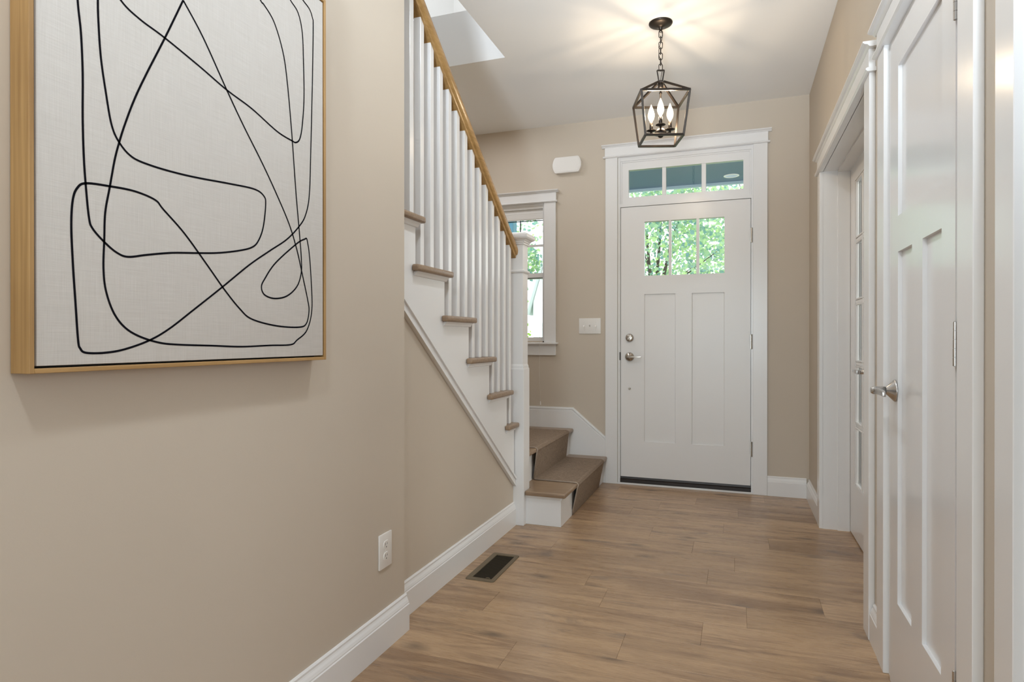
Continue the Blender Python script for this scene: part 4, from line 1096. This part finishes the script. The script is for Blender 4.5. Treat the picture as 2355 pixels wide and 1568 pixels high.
structure('garden_lawn', MB().box(-45, 40, 7.06, 80, -0.62, -0.5), M_LAWN, 'bright green lawn in front of the house', 'lawn')

def leaf_cloud(rn, center, rad, n, size, shell=0.45):
    vs = []; fs = []
    cx, cy, cz = center
    for i in range(n):
        while True:
            p = Vector((rn.uniform(-1, 1), rn.uniform(-1, 1), rn.uniform(-1, 1)))
            if shell < p.length < 1: break
        P = Vector((cx + p.x * rad[0], cy + p.y * rad[1], cz + p.z * rad[2]))
        s_ = size * rn.uniform(0.6, 1.25)
        d = Vector((rn.gauss(0, 1), rn.gauss(0, 1), rn.gauss(-0.5, 0.7))).normalized()
        nrm = Vector((rn.gauss(0, 0.8), rn.gauss(-0.5, 0.8), rn.gauss(0.7, 0.6)))
        w = d.cross(nrm)
        if w.length < 1e-3: continue
        w.normalize(); nn = w.cross(d)
        o = len(vs)
        L_, Wd = s_, s_ * 0.42
        vs += [P, P + d * L_ * 0.35 + w * Wd + nn * 0.06 * s_, P + d * L_ * 0.7 + w * Wd * 0.7, P + d * L_ - nn * 0.08 * s_, P + d * L_ * 0.7 - w * Wd * 0.7, P + d * L_ * 0.35 - w * Wd + nn * 0.06 * s_, P + d * L_ * 0.5 - nn * 0.05 * s_]
        fs += [(o, o + 1, o + 6), (o + 1, o + 2, o + 6), (o + 2, o + 3, o + 6), (o + 3, o + 4, o + 6), (o + 4, o + 5, o + 6), (o + 5, o, o + 6)]
    return vs, fs
def tree(name, label, cat, base, clouds, trunk, seed, leaf, m, group=None):
    rn = random.Random(seed)
    t = empty(name, label, cat, group)
    mb = MB()
    for c, r, n in clouds:
        vs, fs = leaf_cloud(rn, c, r, n, leaf); mb.add(vs, fs)
    fo = mb.build('foliage', m, t); fo['kind'] = 'stuff'
    if trunk:
        b = Vector(base); tb = MB()
        tops = [Vector(c) for c, r, n in clouds]
        mid = Vector((base[0], base[1], min(t_.z for t_ in tops) - 0.6))
        tb.tube([b, (b + mid) / 2 + Vector((0.05, 0.03, 0)), mid], [trunk, trunk * 0.85, trunk * 0.75], 10)
        for q in tops:
            for e_ in range(1 if trunk < 0.06 else 3):
                off = Vector((rn.uniform(-0.8, 0.8), rn.uniform(-0.6, 0.6), rn.uniform(-0.3, 0.8)))
                tb.tube([mid - Vector((0, 0, 0.2)), (mid + q) / 2 + off * 0.3, q + off], [trunk * 0.35, trunk * 0.16, 0.006], 6)
        tb.build('trunk', M_BARK, t)
    return t
tree('garden_tree', 'leafy green tree outside filling the left and middle door lites', 'tree', (-1.3, 10.6, -0.5),
     [((-0.95, 10.2, 2.25), (1.05, 0.9, 1.45), 5600), ((-1.0, 10.4, 3.8), (1.0, 0.8, 0.7), 1500)], 0.12, 5, 0.072, M_LEAF)
tree('garden_tree', 'leafy green tree outside behind the right door lite', 'tree', (0.6, 12.6, -0.5),
     [((-0.1, 12.3, 2.3), (1.25, 0.9, 1.5), 4200), ((0.4, 12.6, 4.1), (1.3, 0.9, 0.8), 1500)], 0.10, 8, 0.078, M_LEAF)
tree('garden_tree', 'small branchy tree outside the side window before the white house', 'tree', (-3.75, 9.3, -0.5),
     [((-3.03, 8.9, 2.28), (0.27, 0.3, 0.30), 560), ((-3.40, 9.0, 1.85), (0.40, 0.35, 0.55), 700), ((-2.86, 8.8, 2.72), (0.22, 0.25, 0.20), 70)], 0.05, 21, 0.062, M_LEAF)
for i, (x, y, r, h, lab) in enumerate(((-3.42, 9.75, 0.30, 1.30, 'bright lime shrub outside at the lower left of the side window'), (-2.74, 9.75, 0.27, 1.15, 'bright lime shrub outside at the lower right of the side window'))):
    tree('garden_shrub', lab, 'shrub', (x, y, -0.5), [((x, y, h - 0.75), (r, r, 1.0), 1500)], 0, 40 + i, 0.06, M_LEAF2)
# neighbour house with a steep white gable
nb = empty('neighbour_house', 'white neighbour house with steep gable beyond the side window', 'house')
EV, PK = 2.10, 5.8
hx0, hx1, hy0, hy1 = -5.17, -2.95, 16.0, 21.0
MB().box(hx0, hx1, hy0, hy1, -0.5, EV).build('wall', M_HOUSE, nb)
hxc = (hx0 + hx1) / 2
MB().prism([(hx0, EV), (hx1, EV), (hxc, PK)], 'y', hy0, hy1).build('gable', M_HOUSE, nb)
for sgn in (-1, 1):
    xe = hx0 - 0.12 if sgn < 0 else hx1 + 0.12
    MB().prism([(xe, EV - 0.36), (hxc, PK + 0.02), (hxc, PK + 0.30), (xe, EV - 0.08)], 'y', hy0 - 0.25, hy1 + 0.25).build('roof', M_ROOF, nb)
for x in (-4.62, -3.5):
    wf = MB().box(x - 0.33, x + 0.33, hy0 - 0.03, hy0 + 0.02, 0.5, 1.6).build('window', M_HOUSE, nb)
    MB().box(x - 0.28, x + 0.28, hy0 - 0.035, hy0 - 0.028, 0.57, 1.53).build('pane', M_DARKGLASS, wf)
